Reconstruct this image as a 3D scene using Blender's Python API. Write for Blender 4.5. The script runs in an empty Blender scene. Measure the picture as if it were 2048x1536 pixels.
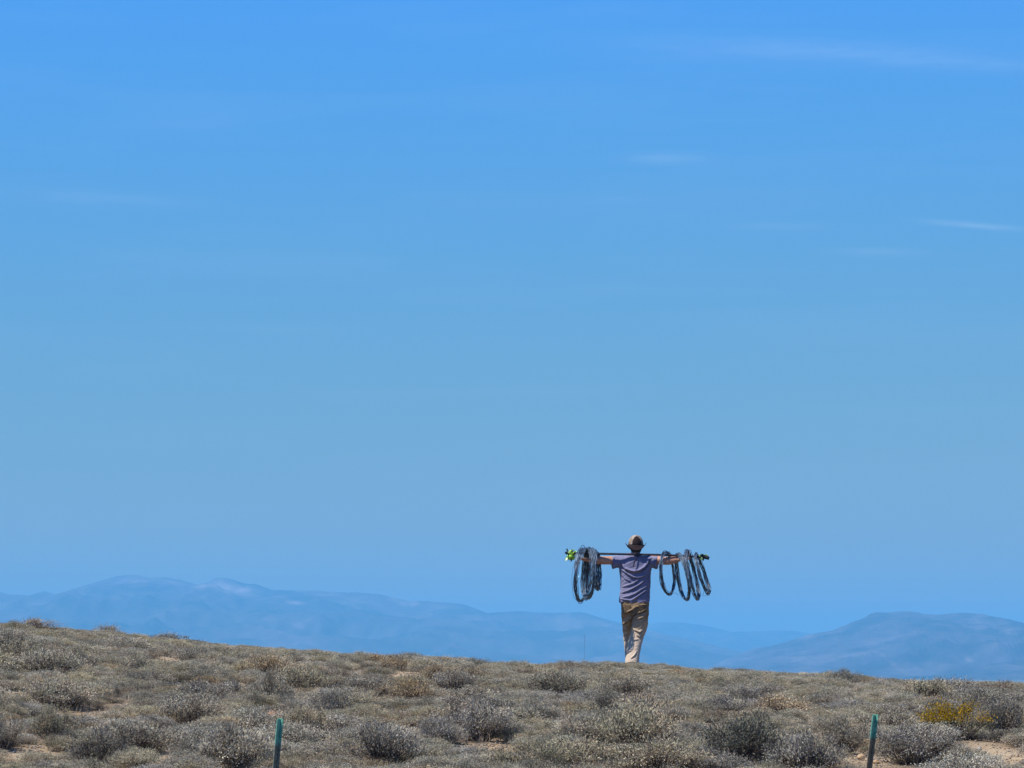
import bpy, bmesh, math, random
import numpy as np
from mathutils import Vector, Matrix, noise

random.seed(7)
rng = np.random.default_rng(11)
S = bpy.context.scene
COL = S.collection

# ------------------------------------------------------------------ camera
F_PX = 8700.0                     # focal length in photograph pixels (2048 wide)
PITCH = math.atan(602.0 / F_PX)
CAM = Vector((0, 0, 1.6))
cam_d = bpy.data.cameras.new("camera")
cam_d.sensor_width = 36
cam_d.lens = 36 * F_PX / 2048
cam_d.clip_start = 0.5
cam_d.clip_end = 80000
cam = bpy.data.objects.new("camera", cam_d)
cam.location = CAM
cam.rotation_euler = (math.pi / 2 + PITCH, 0, 0)
COL.objects.link(cam)
S.camera = cam

# ------------------------------------------------------------------ sky, sun, exposure
SUN = Vector((-0.50, -0.25, 1.0)).normalized()
w = bpy.data.worlds.new("World")
S.world = w
w.use_nodes = True
nt = w.node_tree
nt.nodes.clear()
sky = nt.nodes.new("ShaderNodeTexSky")
sky.sky_type = 'NISHITA'
sky.sun_disc = False
sky.sun_elevation = math.asin(SUN.z)
sky.sun_rotation = math.atan2(SUN.x, SUN.y)
sky.altitude = 1500
sky.air_density = 1.0
sky.dust_density = 0.3
sky.ozone_density = 2.0
SKY_POW = (0.66, -0.47, -1.12)
SKY_MUL = (0.248, 0.65, 1.08)
sep = nt.nodes.new("ShaderNodeSeparateColor")
comb = nt.nodes.new("ShaderNodeCombineColor")
nt.links.new(sky.outputs[0], sep.inputs[0])


def _m(op, x, y):
    n = nt.nodes.new("ShaderNodeMath"); n.operation = op
    for k, v in enumerate((x, y)):
        if isinstance(v, (int, float)): n.inputs[k].default_value = v
        else: nt.links.new(v, n.inputs[k])
    return n.outputs[0]


# deepen the blue of the clear sky: each channel scaled, green and blue held back where red (whiteness) rises
whiten = _m('MAXIMUM', _m('MULTIPLY', sep.outputs[0], 1 / 2.63), 0.72)
nt.links.new(_m('MULTIPLY', _m('MULTIPLY', sep.outputs[0], SKY_MUL[0]), _m('POWER', whiten, SKY_POW[0])), comb.inputs[0])
nt.links.new(_m('MULTIPLY', _m('MULTIPLY', sep.outputs[1], SKY_MUL[1]), _m('POWER', whiten, SKY_POW[1])), comb.inputs[1])
nt.links.new(_m('MULTIPLY', _m('MULTIPLY', sep.outputs[2], SKY_MUL[2]), _m('POWER', whiten, SKY_POW[2])), comb.inputs[2])
bg = nt.nodes.new("ShaderNodeBackground")
bg.inputs['Strength'].default_value = 0.1
wo = nt.nodes.new("ShaderNodeOutputWorld")
# thin cirrus: stretched noise in sky direction, plus a few faint streaks
tc = nt.nodes.new("ShaderNodeTexCoord")


def wmath(op, x, y=None, clamp=False):
    n = nt.nodes.new("ShaderNodeMath"); n.operation = op; n.use_clamp = clamp
    for k, v in enumerate((x, y)):
        if v is None:
            continue
        if isinstance(v, (int, float)):
            n.inputs[k].default_value = v
        else:
            nt.links.new(v, n.inputs[k])
    return n.outputs[0]


sx = nt.nodes.new("ShaderNodeSeparateXYZ")
nt.links.new(tc.outputs['Generated'], sx.inputs[0])
az = wmath('ARCTAN2', sx.outputs[0], sx.outputs[1])
el = wmath('ARCSINE', sx.outputs[2])
cv = nt.nodes.new("ShaderNodeCombineXYZ")
nt.links.new(wmath('MULTIPLY', az, 9.0), cv.inputs[0])
nt.links.new(wmath('MULTIPLY', el, 70.0), cv.inputs[1])
cn = nt.nodes.new("ShaderNodeTexNoise")
cn.inputs['Scale'].default_value = 1.0
cn.inputs['Detail'].default_value = 5
cn.inputs['Roughness'].default_value = 0.6
nt.links.new(cv.outputs[0], cn.inputs['Vector'])
veil = wmath('MULTIPLY', wmath('SUBTRACT', cn.outputs[0], 0.5, True), 0.12)
cv2 = nt.nodes.new("ShaderNodeCombineXYZ")
nt.links.new(wmath('MULTIPLY', az, 60.0), cv2.inputs[0])
nt.links.new(wmath('MULTIPLY', el, 500.0), cv2.inputs[1])
cn2 = nt.nodes.new("ShaderNodeTexNoise")
cn2.inputs['Scale'].default_value = 1.0
cn2.inputs['Detail'].default_value = 8
cn2.inputs['Roughness'].default_value = 0.7
nt.links.new(cv2.outputs[0], cn2.inputs['Vector'])
total = veil
for (px, py, wx, wy, tilt, amp) in ((1335, 318, 75, 11, 0.0, 0.13), (1950, 456, 90, 6, -0.09, 0.20), (1755, 506, 85, 8, -0.02, 0.09),
                                    (1560, 455, 110, 9, -0.02, 0.06), (1620, 105, 380, 26, -0.05, 0.10), (1900, 130, 260, 14, -0.07, 0.06),
                                    (200, 400, 180, 16, -0.05, 0.07), (560, 660, 120, 10, 0, 0.04), (330, 250, 170, 24, 0.02, 0.03)):
    a0 = (px - 1024) / F_PX
    e0 = PITCH + (768 - py) / F_PX
    da = wmath('SUBTRACT', az, a0)
    de = wmath('SUBTRACT', wmath('SUBTRACT', el, e0), wmath('MULTIPLY', da, tilt))
    u = wmath('MULTIPLY', da, F_PX / wx)
    v = wmath('MULTIPLY', de, F_PX / wy)
    r2 = wmath('ADD', wmath('MULTIPLY', u, u), wmath('MULTIPLY', v, v))
    g = wmath('POWER', 2.718, wmath('MULTIPLY', r2, -1.0))
    g = wmath('MULTIPLY', g, wmath('MULTIPLY', wmath('SUBTRACT', wmath('MULTIPLY', cn2.outputs[0], 2.4), 0.4, True), amp * 0.7))
    total = wmath('ADD', total, g)
mixc = nt.nodes.new("ShaderNodeMix"); mixc.data_type = 'RGBA'
nt.links.new(total, mixc.inputs[0])
nt.links.new(comb.outputs[0], mixc.inputs[6])
mixc.inputs[7].default_value = (7.5, 8.3, 9.6, 1)
nt.links.new(mixc.outputs[2], bg.inputs[0])
nt.links.new(bg.outputs[0], wo.inputs[0])

sun_d = bpy.data.lights.new("sun", 'SUN')
sun_d.energy = 5.0
sun_d.angle = math.radians(0.5)
sun_d.color = (1.0, 0.97, 0.93)
sun = bpy.data.objects.new("sun", sun_d)
sun.rotation_euler = SUN.to_track_quat('Z', 'Y').to_euler()
sun.location = (-30, -30, 60)
COL.objects.link(sun)

vs = S.view_settings
S.display_settings.display_device = 'sRGB'
vs.view_transform = 'Standard'
vs.look = 'None'
vs.gamma = 1.0
vs.exposure = 0.4
vs.use_curve_mapping = False
S.render.engine = 'CYCLES'
S.cycles.use_denoising = True
S.cycles.max_bounces = 8
S.cycles.diffuse_bounces = 3
S.cycles.volume_bounces = 4
S.cycles.use_adaptive_sampling = False
S.render.filter_size = 0.95

HAZE_DENSITY = 1.0 / 7600
HAZE_COLOR = (0.17, 0.55, 0.88)


# ------------------------------------------------------------------ helpers
def at(px, py, Y):
    """The world point seen at photograph pixel (px, py) at distance Y."""
    vx, vy = (px - 1024) / F_PX, (768 - py) / F_PX
    d = Vector((vx, math.cos(PITCH) - vy * math.sin(PITCH), math.sin(PITCH) + vy * math.cos(PITCH)))
    return CAM + d * (Y / d.y)


def tag(o, label=None, cat=None, group=None, kind=None):
    if label: o['label'] = label
    if cat: o['category'] = cat
    if group: o['group'] = group
    if kind: o['kind'] = kind
    return o


def link(name, me, m=None, parent=None, loc=None):
    o = bpy.data.objects.new(name, me)
    if me is not None:
        me.name = name
        if m is not None and not me.materials:
            me.materials.append(m)
    COL.objects.link(o)
    if parent is not None: o.parent = parent
    if loc is not None: o.location = loc
    return o


def empty(name, loc, rz=0.0):
    o = bpy.data.objects.new(name, None)
    COL.objects.link(o)
    o.location = loc
    o.rotation_euler = (0, 0, rz)
    o.empty_display_size = 0.1
    return o


def mesh_np(name, V, F, tint=None, smooth=False, extra=None):
    """Mesh from numpy arrays: V (n,3), F (m,k)."""
    me = bpy.data.meshes.new(name)
    V = np.asarray(V, dtype=np.float32); F = np.asarray(F, dtype=np.int32)
    m, k = F.shape
    me.vertices.add(len(V)); me.vertices.foreach_set('co', V.ravel())
    me.loops.add(m * k); me.loops.foreach_set('vertex_index', F.ravel())
    me.polygons.add(m)
    me.polygons.foreach_set('loop_start', np.arange(0, m * k, k, dtype=np.int32))
    me.polygons.foreach_set('loop_total', np.full(m, k, dtype=np.int32))
    if smooth:
        me.polygons.foreach_set('use_smooth', np.ones(m, dtype=bool))
    me.update(calc_edges=True)
    if tint is not None:
        a = me.attributes.new('tint', 'FLOAT_COLOR', 'POINT')
        c = np.ones((len(V), 4), dtype=np.float32); c[:, :3] = tint
        a.data.foreach_set('color', c.ravel())
    if extra is not None:
        a = me.attributes.new('pale', 'FLOAT', 'POINT')
        a.data.foreach_set('value', np.asarray(extra, dtype=np.float32))
    return me


def vnoise(x, y, seed=0, octaves=4, gain=0.5):
    """Smooth value noise on arrays, roughly -1..1."""
    x = np.asarray(x, dtype=np.float64); y = np.asarray(y, dtype=np.float64)
    out = np.zeros(np.broadcast(x, y).shape); amp = 1.0; tot = 0
    for o in range(octaves):
        xs, ys = x * 2 ** o + 17.3 * o, y * 2 ** o + 5.1 * o
        xi, yi = np.floor(xs), np.floor(ys)
        fx, fy = xs - xi, ys - yi
        fx = fx * fx * fx * (fx * (fx * 6 - 15) + 10); fy = fy * fy * fy * (fy * (fy * 6 - 15) + 10)

        def h(a, b):
            n = (a.astype(np.int64) * 374761393 + b.astype(np.int64) * 668265263 + (seed + o) * 1442695041) & 0x7fffffff
            n = ((n ^ (n >> 13)) * 1274126177) & 0x7fffffff
            n = (n ^ (n >> 16)) & 0xffffff
            return n / float(0xffffff) * 2 - 1
        v = (h(xi, yi) * (1 - fx) + h(xi + 1, yi) * fx) * (1 - fy) + (h(xi, yi + 1) * (1 - fx) + h(xi + 1, yi + 1) * fx) * fy
        out += v * amp; tot += amp; amp *= gain
    return out / tot


def mat(name, color=(0.5, 0.5, 0.5), rough=0.8, spec=0.3, metal=0.0):
    m = bpy.data.materials.new(name)
    m.use_nodes = True
    b = m.node_tree.nodes['Principled BSDF']
    b.inputs['Base Color'].default_value = (*color, 1)
    b.inputs['Roughness'].default_value = rough
    b.inputs['Specular IOR Level'].default_value = spec
    b.inputs['Metallic'].default_value = metal
    return m


def noisy(m, c1, c2, scale, detail=4, bump=0.0, bump_scale=None, coord='Object', lo=0.35, hi=0.65, stretch=None, bdist=0.01):
    t = m.node_tree; N = t.nodes.new; L = t.links.new
    b = t.nodes['Principled BSDF']
    tcn = N("ShaderNodeTexCoord")
    vec = tcn.outputs[coord]
    if stretch:
        mp = N("ShaderNodeMapping"); mp.inputs['Scale'].default_value = stretch
        L(vec, mp.inputs[0]); vec = mp.outputs[0]
    n = N("ShaderNodeTexNoise"); n.inputs['Scale'].default_value = scale; n.inputs['Detail'].default_value = detail
    n.inputs['Roughness'].default_value = 0.6
    L(vec, n.inputs['Vector'])
    r = N("ShaderNodeValToRGB")
    r.color_ramp.elements[0].position = lo; r.color_ramp.elements[0].color = (*c1, 1)
    r.color_ramp.elements[1].position = hi; r.color_ramp.elements[1].color = (*c2, 1)
    L(n.outputs[0], r.inputs[0]); L(r.outputs[0], b.inputs['Base Color'])
    if bump:
        n2 = N("ShaderNodeTexNoise"); n2.inputs['Scale'].default_value = bump_scale or scale * 3; n2.inputs['Detail'].default_value = 5
        L(vec, n2.inputs['Vector'])
        bp = N("ShaderNodeBump"); bp.inputs['Strength'].default_value = bump; bp.inputs['Distance'].default_value = bdist
        L(n2.outputs[0], bp.inputs['Height']); L(bp.outputs[0], b.inputs['Normal'])
    return r


# ------------------------------------------------------------------ ground
YC = 60.0
SIL = [(-400, 1225), (-150, 1238), (0, 1243), (40, 1243), (100, 1247), (150, 1254), (200, 1254), (240, 1257), (280, 1268), (330, 1266), (390, 1274), (430, 1282),
       (520, 1285), (600, 1291), (700, 1299), (800, 1303), (870, 1305), (940, 1315), (1040, 1321), (1100, 1319), (1170, 1319),
       (1250, 1328), (1340, 1330), (1420, 1332), (1480, 1333), (1540, 1341), (1620, 1341), (1700, 1344), (1760, 1353), (1900, 1354),
       (2048, 1360), (2300, 1366), (2700, 1372)]
GAP = 20                                     # plants stand this many photo pixels above the soil on the crest
_cx = np.array([at(p, q + GAP, YC).x for p, q in SIL]); _cz = np.array([at(p, q + GAP, YC).z for p, q in SIL])
_xx = np.linspace(_cx[0], _cx[-1], 800); _zz = np.interp(_xx, _cx, _cz)
_k = np.hanning(31); _k /= _k.sum()
_zz = np.convolve(np.pad(_zz, 15, mode='edge'), _k, 'valid')
MOUNDS = []                                  # (x, y, radius x, radius y, height)


def smooth01(t):
    t = np.clip(t, 0, 1)
    return t * t * (3 - 2 * t)


def terrain(x, y):
    x = np.asarray(x, dtype=np.float64); y = np.asarray(y, dtype=np.float64)
    zc = np.interp(x, _xx, _zz)
    zc = zc + np.where(x < _xx[0], np.minimum((_xx[0] - x) * 0.03, 3.0), 0) - np.where(x > _xx[-1], np.minimum((x - _xx[-1]) * 0.02, 1.2), 0)
    t = np.clip((y - 20) / (YC - 20), 0, 1)
    near = zc * (1 - (1 - t) ** 1.5)
    u = np.maximum(y - YC, 0)
    near = near - 0.0035 * np.minimum(u, 60) ** 2
    near = near + 0.035 * vnoise(x * 0.55, y * 0.55, 3, 3) * np.clip((70 - y) / 6, 0.3, 1)
    for (mx, my, rx, ry, hh) in MOUNDS:
        near = near + hh * np.exp(-((x - mx) / rx) ** 2 - ((y - my) / ry) ** 2)
    valley = -16 + 22 * smooth01((y - 2500) / 3500) + 55 * smooth01((y - 5500) / 9000) + 3 * vnoise(x / 900, y / 900, 9, 3)
    wv = smooth01((y - YC - 2) / 260)
    far_x = smooth01((np.abs(x) - 150) / 600)
    near = near * (1 - far_x) + (-2.0) * far_x
    return near * (1 - wv) + valley * wv


def ground_at(px, py):
    """Where the sight line through photograph pixel (px, py) meets the ground."""
    ys = np.linspace(26, 75, 1200)
    p0, p1 = at(px, py, 26), at(px, py, 75)
    t = (ys - 26) / 49
    xs = p0.x + (p1.x - p0.x) * t; zs = p0.z + (p1.z - p0.z) * t
    k = np.nonzero(zs <= terrain(xs, ys))[0]
    k = k[0] if len(k) else 900
    return Vector((xs[k], ys[k], float(terrain(xs[k], ys[k]))))


PERSON_Y = 60.4
for (px, py, rx, ry, hh) in ((1262, 1345, 0.62, 0.55, 0.115), (1356, 1347, 0.62, 0.6, 0.075), (1310, 1352, 0.9, 0.8, 0.03)):
    g = ground_at(px, py)
    MOUNDS.append((g.x, g.y, rx, ry, hh))

foot_level = at(1268, 1336, PERSON_Y)
MOUNDS.append((foot_level.x, PERSON_Y + 0.05, 0.45, 0.6, foot_level.z - float(terrain(foot_level.x, PERSON_Y)) - 0.01))

# bare soil patches, photograph pixels: centre, half width, half height
PATCH_PX = [(815, 1354, 52, 13), (548, 1428, 42, 12), (842, 1458, 62, 12), (975, 1492, 85, 9), (1735, 1518, 62, 18), (2000, 1512, 95, 34),
            (58, 1503, 55, 18), (478, 1378, 44, 11), (352, 1318, 42, 14), (65, 1388, 80, 13), (165, 1434, 62, 10), (720, 1345, 30, 6),
            (1590, 1462, 22, 12), (1045, 1330, 45, 5), (640, 1488, 45, 8), (330, 1515, 40, 7),
            (1745, 1360, 26, 9), (1420, 1455, 40, 8), (250, 1412, 40, 7), (1326, 1341, 40, 4), (1640, 1475, 30, 7)]
PATCHES = []
for (px, py, hw, hh) in PATCH_PX:
    c = ground_at(px, py); e = ground_at(px, py - hh); f_ = ground_at(px, py + hh)
    PATCHES.append((c.x, c.y, hw / F_PX * c.y, max(0.45, min(2.2, (e.y - f_.y) / 2))))


def patch_mask(x, y):
    m = np.zeros(np.broadcast(x, y).shape)
    jit = 0.35 * vnoise(np.asarray(x) * 3, np.asarray(y) * 3, 21, 2)
    for (cx, cy, rx, ry) in PATCHES:
        m = np.maximum(m, 1.15 - ((x - cx) / rx) ** 2 - ((y - cy) / ry) ** 2 + jit)
    return np.clip(m, 0, 1)


ys = np.concatenate([np.arange(-60, 20, 4), np.arange(20, 34, 0.5), np.arange(34, 66, 0.14), 66 * np.geomspace(1, 21500 / 66, 90)])
half = np.concatenate([np.arange(0, 11, 0.14), 11 * np.geomspace(1.02, 21000 / 11, 60)])
xs = np.concatenate([-half[::-1], half[1:]])
GX, GY = np.meshgrid(xs, ys)
GZ = terrain(GX, GY)
near_m = (GY > 20) & (GY < 70) & (np.abs(GX) < 12)
GZ = GZ + near_m * 0.012 * vnoise(GX * 5, GY * 5, 31, 2)
V = np.stack([GX.ravel(), GY.ravel(), GZ.ravel()], 1)
ny, nx = GX.shape
idx = np.arange(ny * nx).reshape(ny, nx)
Fq = np.stack([idx[:-1, :-1].ravel(), idx[:-1, 1:].ravel(), idx[1:, 1:].ravel(), idx[1:, :-1].ravel()], 1)
pm = patch_mask(GX, GY).ravel()
g_me = mesh_np("ground", V, Fq, smooth=True, extra=pm)
gm = mat("soil", rough=0.95, spec=0.1)
t = gm.node_tree; N = t.nodes.new; L = t.links.new; B = t.nodes['Principled BSDF']
geo = N("ShaderNodeNewGeometry")
n1 = N("ShaderNodeTexNoise"); n1.inputs['Scale'].default_value = 2.2; n1.inputs['Detail'].default_value = 8; n1.inputs['Roughness'].default_value = 0.7
L(geo.outputs['Position'], n1.inputs['Vector'])
r1 = N("ShaderNodeValToRGB")
r1.color_ramp.elements[0].position = 0.3; r1.color_ramp.elements[0].color = (0.15, 0.105, 0.062, 1)
r1.color_ramp.elements[1].position = 0.7; r1.color_ramp.elements[1].color = (0.34, 0.25, 0.155, 1)
L(n1.outputs[0], r1.inputs[0])
r2 = N("ShaderNodeValToRGB")
r2.color_ramp.elements[0].position = 0.3; r2.color_ramp.elements[0].color = (0.33, 0.205, 0.105, 1)
r2.color_ramp.elements[1].position = 0.68; r2.color_ramp.elements[1].color = (0.56, 0.43, 0.26, 1)
L(n1.outputs[0], r2.inputs[0])
at_ = N("ShaderNodeAttribute"); at_.attribute_name = 'pale'
mx1 = N("ShaderNodeMix"); mx1.data_type = 'RGBA'
L(at_.outputs['Fac'], mx1.inputs[0]); L(r1.outputs[0], mx1.inputs[6]); L(r2.outputs[0], mx1.inputs[7])
# beyond the crest the plain is scrub-covered
spx = N("ShaderNodeSeparateXYZ"); L(geo.outputs['Position'], spx.inputs[0])
mr = N("ShaderNodeMapRange"); mr.inputs['From Min'].default_value = 90; mr.inputs['From Max'].default_value = 400
L(spx.outputs[1], mr.inputs[0])
n3 = N("ShaderNodeTexNoise"); n3.inputs['Scale'].default_value = 0.0022; n3.inputs['Detail'].default_value = 9
L(geo.outputs['Position'], n3.inputs['Vector'])
r3 = N("ShaderNodeValToRGB")
r3.color_ramp.elements[0].position = 0.35; r3.color_ramp.elements[0].color = (0.10, 0.10, 0.065, 1)
r3.color_ramp.elements[1].position = 0.7; r3.color_ramp.elements[1].color = (0.26, 0.21, 0.15, 1)
L(n3.outputs[0], r3.inputs[0])
mx2 = N("ShaderNodeMix"); mx2.data_type = 'RGBA'
L(mr.outputs[0], mx2.inputs[0]); L(mx1.outputs[2], mx2.inputs[6]); L(r3.outputs[0], mx2.inputs[7])
L(mx2.outputs[2], B.inputs['Base Color'])
nb = N("ShaderNodeTexNoise"); nb.inputs['Scale'].default_value = 28; nb.inputs['Detail'].default_value = 6; nb.inputs['Roughness'].default_value = 0.75
L(geo.outputs['Position'], nb.inputs['Vector'])
bp = N("ShaderNodeBump"); bp.inputs['Strength'].default_value = 0.9; bp.inputs['Distance'].default_value = 0.04
L(nb.outputs[0], bp.inputs['Height']); L(bp.outputs[0], B.inputs['Normal'])
tag(link("ground", g_me, gm), "dry tan soil slope rising to the crest and the plain beyond", kind='structure')


# ------------------------------------------------------------------ mountains
def mountain_mat(name, dark, light, rock, scale):
    m = mat(name, rough=0.95, spec=0.05)
    t = m.node_tree; N = t.nodes.new; L = t.links.new; B = t.nodes['Principled BSDF']
    geo = N("ShaderNodeNewGeometry")
    mp = N("ShaderNodeMapping"); mp.inputs['Scale'].default_value = (1, 0.4, 1.2)
    L(geo.outputs['Position'], mp.inputs[0])
    n = N("ShaderNodeTexNoise"); n.inputs['Scale'].default_value = scale; n.inputs['Detail'].default_value = 10; n.inputs['Roughness'].default_value = 0.62
    L(mp.outputs[0], n.inputs['Vector'])
    r = N("ShaderNodeValToRGB")
    r.color_ramp.elements[0].position = 0.4; r.color_ramp.elements[0].color = (*dark, 1)
    r.color_ramp.elements[1].position = 0.66; r.color_ramp.elements[1].color = (*light, 1)
    L(n.outputs[0], r.inputs[0])
    a = N("ShaderNodeAttribute"); a.attribute_name = 'pale'
    n2 = N("ShaderNodeTexNoise"); n2.inputs['Scale'].default_value = scale * 4; n2.inputs['Detail'].default_value = 8; n2.inputs['Roughness'].default_value = 0.7
    L(mp.outputs[0], n2.inputs['Vector'])
    ma = N("ShaderNodeMath"); ma.operation = 'MULTIPLY_ADD'
    L(n2.outputs[0], ma.inputs[0]); ma.inputs[1].default_value = 1.6; ma.inputs[2].default_value = -0.8
    mb = N("ShaderNodeMath"); mb.operation = 'ADD'; mb.use_clamp = False
    L(a.outputs['Fac'], mb.inputs[0]); L(ma.outputs[0], mb.inputs[1])
    mc = N("ShaderNodeMath"); mc.operation = 'MULTIPLY'; mc.use_clamp = True
    L(mb.outputs[0], mc.inputs[0]); L(a.outputs['Fac'], mc.inputs[1])
    mx = N("ShaderNodeMix"); mx.data_type = 'RGBA'
    L(mc.outputs[0], mx.inputs[0]); L(r.outputs[0], mx.inputs[6]); mx.inputs[7].default_value = (*rock, 1)
    L(mx.outputs[2], B.inputs['Base Color'])
    return m


def mountain(name, prof, D, df, db, base, seed, m, label, pales, spur=0.5, wl=330, nxs=900):
    px = np.array([p for p, q in prof]); py = np.array([q for p, q in prof])
    cx = (px - 1024) / F_PX * D
    cz = 1.6 + (1370 - py) / F_PX * D
    x = np.linspace(cx[0], cx[-1], nxs)
    ridge = np.interp(x, cx, cz)
    k = np.hanning(5); k /= k.sum()
    ridge = np.convolve(np.pad(ridge, 2, mode='edge'), k, 'valid')
    ridge = ridge + D / F_PX * 2.6 * vnoise(x / (D * 0.005), x * 0, seed + 5, 5, 0.6)
    tv = np.concatenate([np.linspace(-1, 0, 150)[:-1], np.linspace(0, 1, 30)])
    X, T = np.meshgrid(x, tv)
    R = ridge[None, :]
    fall = np.where(T < 0, (1 - np.abs(T)) ** 1.25, (1 - np.abs(T)) ** 1.2)
    d = np.where(T < 0, T * df, T * db)
    warp = 0.5 * vnoise(X / (wl * 3), d / (wl * 3), seed + 1, 2)
    sp = 1 - np.abs(vnoise(X / wl + warp, d / (wl * 2.6), seed, 5, 0.55)) * 2.2
    z = base + (R - base) * np.clip(fall + spur * (sp - 0.55) * fall * (1 - fall) * 2.0, 0, 1.02)
    z = np.where(np.abs(T) > 0.985, base - 60, z)
    # pale rock: given where it shows in the photograph, kept as colour of the slope itself
    Y = D + d
    u = 1024 + X / Y * F_PX
    v = 1370 - (z - 1.6) / Y * F_PX
    pale = np.zeros(X.shape)
    for (qx, qy, hw, hh, tl, s) in pales:
        dx = (u - qx); dy = (v - qy) - dx * tl
        pale = np.maximum(pale, 1.25 * s * np.exp(-((dx / hw) ** 2 + (dy / hh) ** 2) * 0.8))
    frac = (z - base) / np.maximum(R - base, 1)
    streak = vnoise(X / (wl * 0.22), d / (wl * 1.4), seed + 9, 4, 0.6)
    pale = np.maximum(pale, 0.38 * np.clip((frac - 0.5) * 2.2, 0, 1) * np.clip(streak * 2.2 + 0.1, 0, 1))  # streaks high on the slope: gully light and shade put into the colour
    pale = pale * (0.75 + 0.5 * streak)
    pale = np.clip(pale, 0, 1) * (T <= 0.1)
    V = np.stack([X.ravel(), Y.ravel(), z.ravel()], 1)
    ny, nx_ = X.shape
    idx = np.arange(ny * nx_).reshape(ny, nx_)
    F = np.stack([idx[:-1, :-1].ravel(), idx[:-1, 1:].ravel(), idx[1:, 1:].ravel(), idx[1:, :-1].ravel()], 1)
    o = link(name, mesh_np(name, V, F, smooth=True, extra=pale.ravel()), m)
    tag(o, label, kind='structure')
    return o


m_far = mountain_mat("mountain_rock", (0.035, 0.045, 0.045), (0.12, 0.10, 0.10), (0.60, 0.45, 0.41), 0.0045)
m_near = mountain_mat("hill_rock", (0.03, 0.036, 0.045), (0.12, 0.10, 0.11), (0.52, 0.40, 0.39), 0.007)
mountain("mountains", [(-900, 1290), (-600, 1235), (-420, 1200), (-250, 1215), (-100, 1183), (-20, 1180), (20, 1190), (60, 1191), (90, 1182), (110, 1189), (160, 1176),
                       (200, 1163), (235, 1153), (270, 1151), (300, 1156), (330, 1155), (360, 1160), (390, 1168), (412, 1167), (428, 1157),
                       (442, 1156), (460, 1158), (490, 1167), (510, 1168), (545, 1181), (600, 1182), (640, 1182), (700, 1186), (760, 1190),
                       (830, 1203), (900, 1205), (930, 1211), (950, 1219), (975, 1226), (1040, 1222), (1100, 1226), (1170, 1226), (1200, 1235),
                       (1240, 1246), (1300, 1262), (1400, 1285), (1500, 1310), (1700, 1340), (2000, 1352)],
         12000, 3800, 2500, 10, 41, m_far, "long blue mountain range with pale rocky summits on the left",
         [(470, 1178, 62, 12, 0.22, 0.85), (405, 1172, 18, 8, 0, 0.65), (272, 1163, 42, 8, 0.05, 0.5), (335, 1166, 50, 8, 0.05, 0.45), (250, 1190, 60, 10, -0.1, 0.25), (700, 1200, 80, 9, 0.05, 0.3), (590, 1206, 22, 5, 0.05, 0.9),
          (545, 1192, 50, 5, 0.18, 0.45), (645, 1190, 40, 4, 0.0, 0.45), (90, 1212, 40, 8, 0, 0.35), (180, 1192, 40, 5, 0, 0.3),
          (765, 1200, 30, 5, 0.0, 0.35), (880, 1214, 40, 6, 0.0, 0.35), (950, 1236, 30, 6, 0.2, 0.35), (610, 1250, 40, 10, -0.3, 0.25), (620, 1285, 40, 9, 0.3, 0.2)])
mountain("far_mountains", [(700, 1330), (900, 1300), (1050, 1285), (1200, 1262), (1290, 1250), (1320, 1244), (1360, 1244), (1400, 1248), (1440, 1258), (1465, 1263),
                           (1530, 1262), (1590, 1262), (1640, 1270), (1720, 1290), (1850, 1310), (2050, 1330), (2200, 1345)],
         16500, 3200, 2500, 30, 77, m_far, "faint blue ridge far behind the walker between the two ranges", [(1330, 1300, 60, 12, 0, 0.2)])
mountain("near_mountain", [(1340, 1352), (1440, 1325), (1500, 1300), (1560, 1286), (1620, 1269), (1665, 1262), (1700, 1246), (1728, 1236), (1738, 1228), (1750, 1226),
                           (1790, 1225), (1820, 1223), (1850, 1228), (1880, 1230), (1930, 1226), (1965, 1230), (2000, 1238), (2030, 1245), (2060, 1250),
                           (2150, 1272), (2250, 1262), (2350, 1280), (2500, 1310), (2700, 1340)],
         9400, 2600, 2000, 14, 95, m_near, "flat topped blue mountain with pale gullies on the right",
         [(1772, 1318, 26, 6, 0.75, 0.42), (1922, 1315, 28, 5, 0.32, 0.5), (1965, 1254, 12, 6, 0.2, 0.4), (1945, 1250, 40, 14, 0.2, 0.3),
          (2020, 1262, 26, 8, 0, 0.45), (1700, 1312, 70, 6, -0.2, 0.35), (1585, 1318, 60, 6, 0, 0.3), (1990, 1290, 30, 12, 0, 0.3)], spur=0.6, wl=220)
tag(link("mast", mesh_np("mast", *(lambda r, z0, z1: ([(r * math.cos(a), r * math.sin(a), z) for z in (z0, z1) for a in np.linspace(0, 2 * math.pi, 6, endpoint=False)],
                                                       [[i, (i + 1) % 6, 6 + (i + 1) % 6, 6 + i] for i in range(6)]))(0.10, 0, 60)),
         mat("mast_steel", (0.08, 0.08, 0.09), 0.6), loc=(at(1169, 1268, 3000).x, 3000, at(1169, 1268, 3000).z - 60)),
    "thin mast standing far out on the plain left of the walker", "mast")

# haze: one closed box of even air
hz = bmesh.new()
bmesh.ops.create_cube(hz, size=1)
for v in hz.verts:
    v.co = ((v.co.x) * 44000, 10750 + v.co.y * 21900, 152 + v.co.z * 345)
hme = bpy.data.meshes.new("haze"); hz.to_mesh(hme); hz.free()
hm = bpy.data.materials.new("air"); hm.use_nodes = True
t = hm.node_tree; t.nodes.clear()
pv = t.nodes.new("ShaderNodeVolumePrincipled")
pv.inputs['Color'].default_value = (*HAZE_COLOR, 1)
pv.inputs['Density'].default_value = HAZE_DENSITY
pv.inputs['Density Attribute'].default_value = ""
pv.inputs['Anisotropy'].default_value = 0.0
oo = t.nodes.new("ShaderNodeOutputMaterial")
t.links.new(pv.outputs[0], oo.inputs['Volume'])
tag(link("haze", hme, hm), "pale blue air between the crest and the mountains", kind='stuff')
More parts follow.
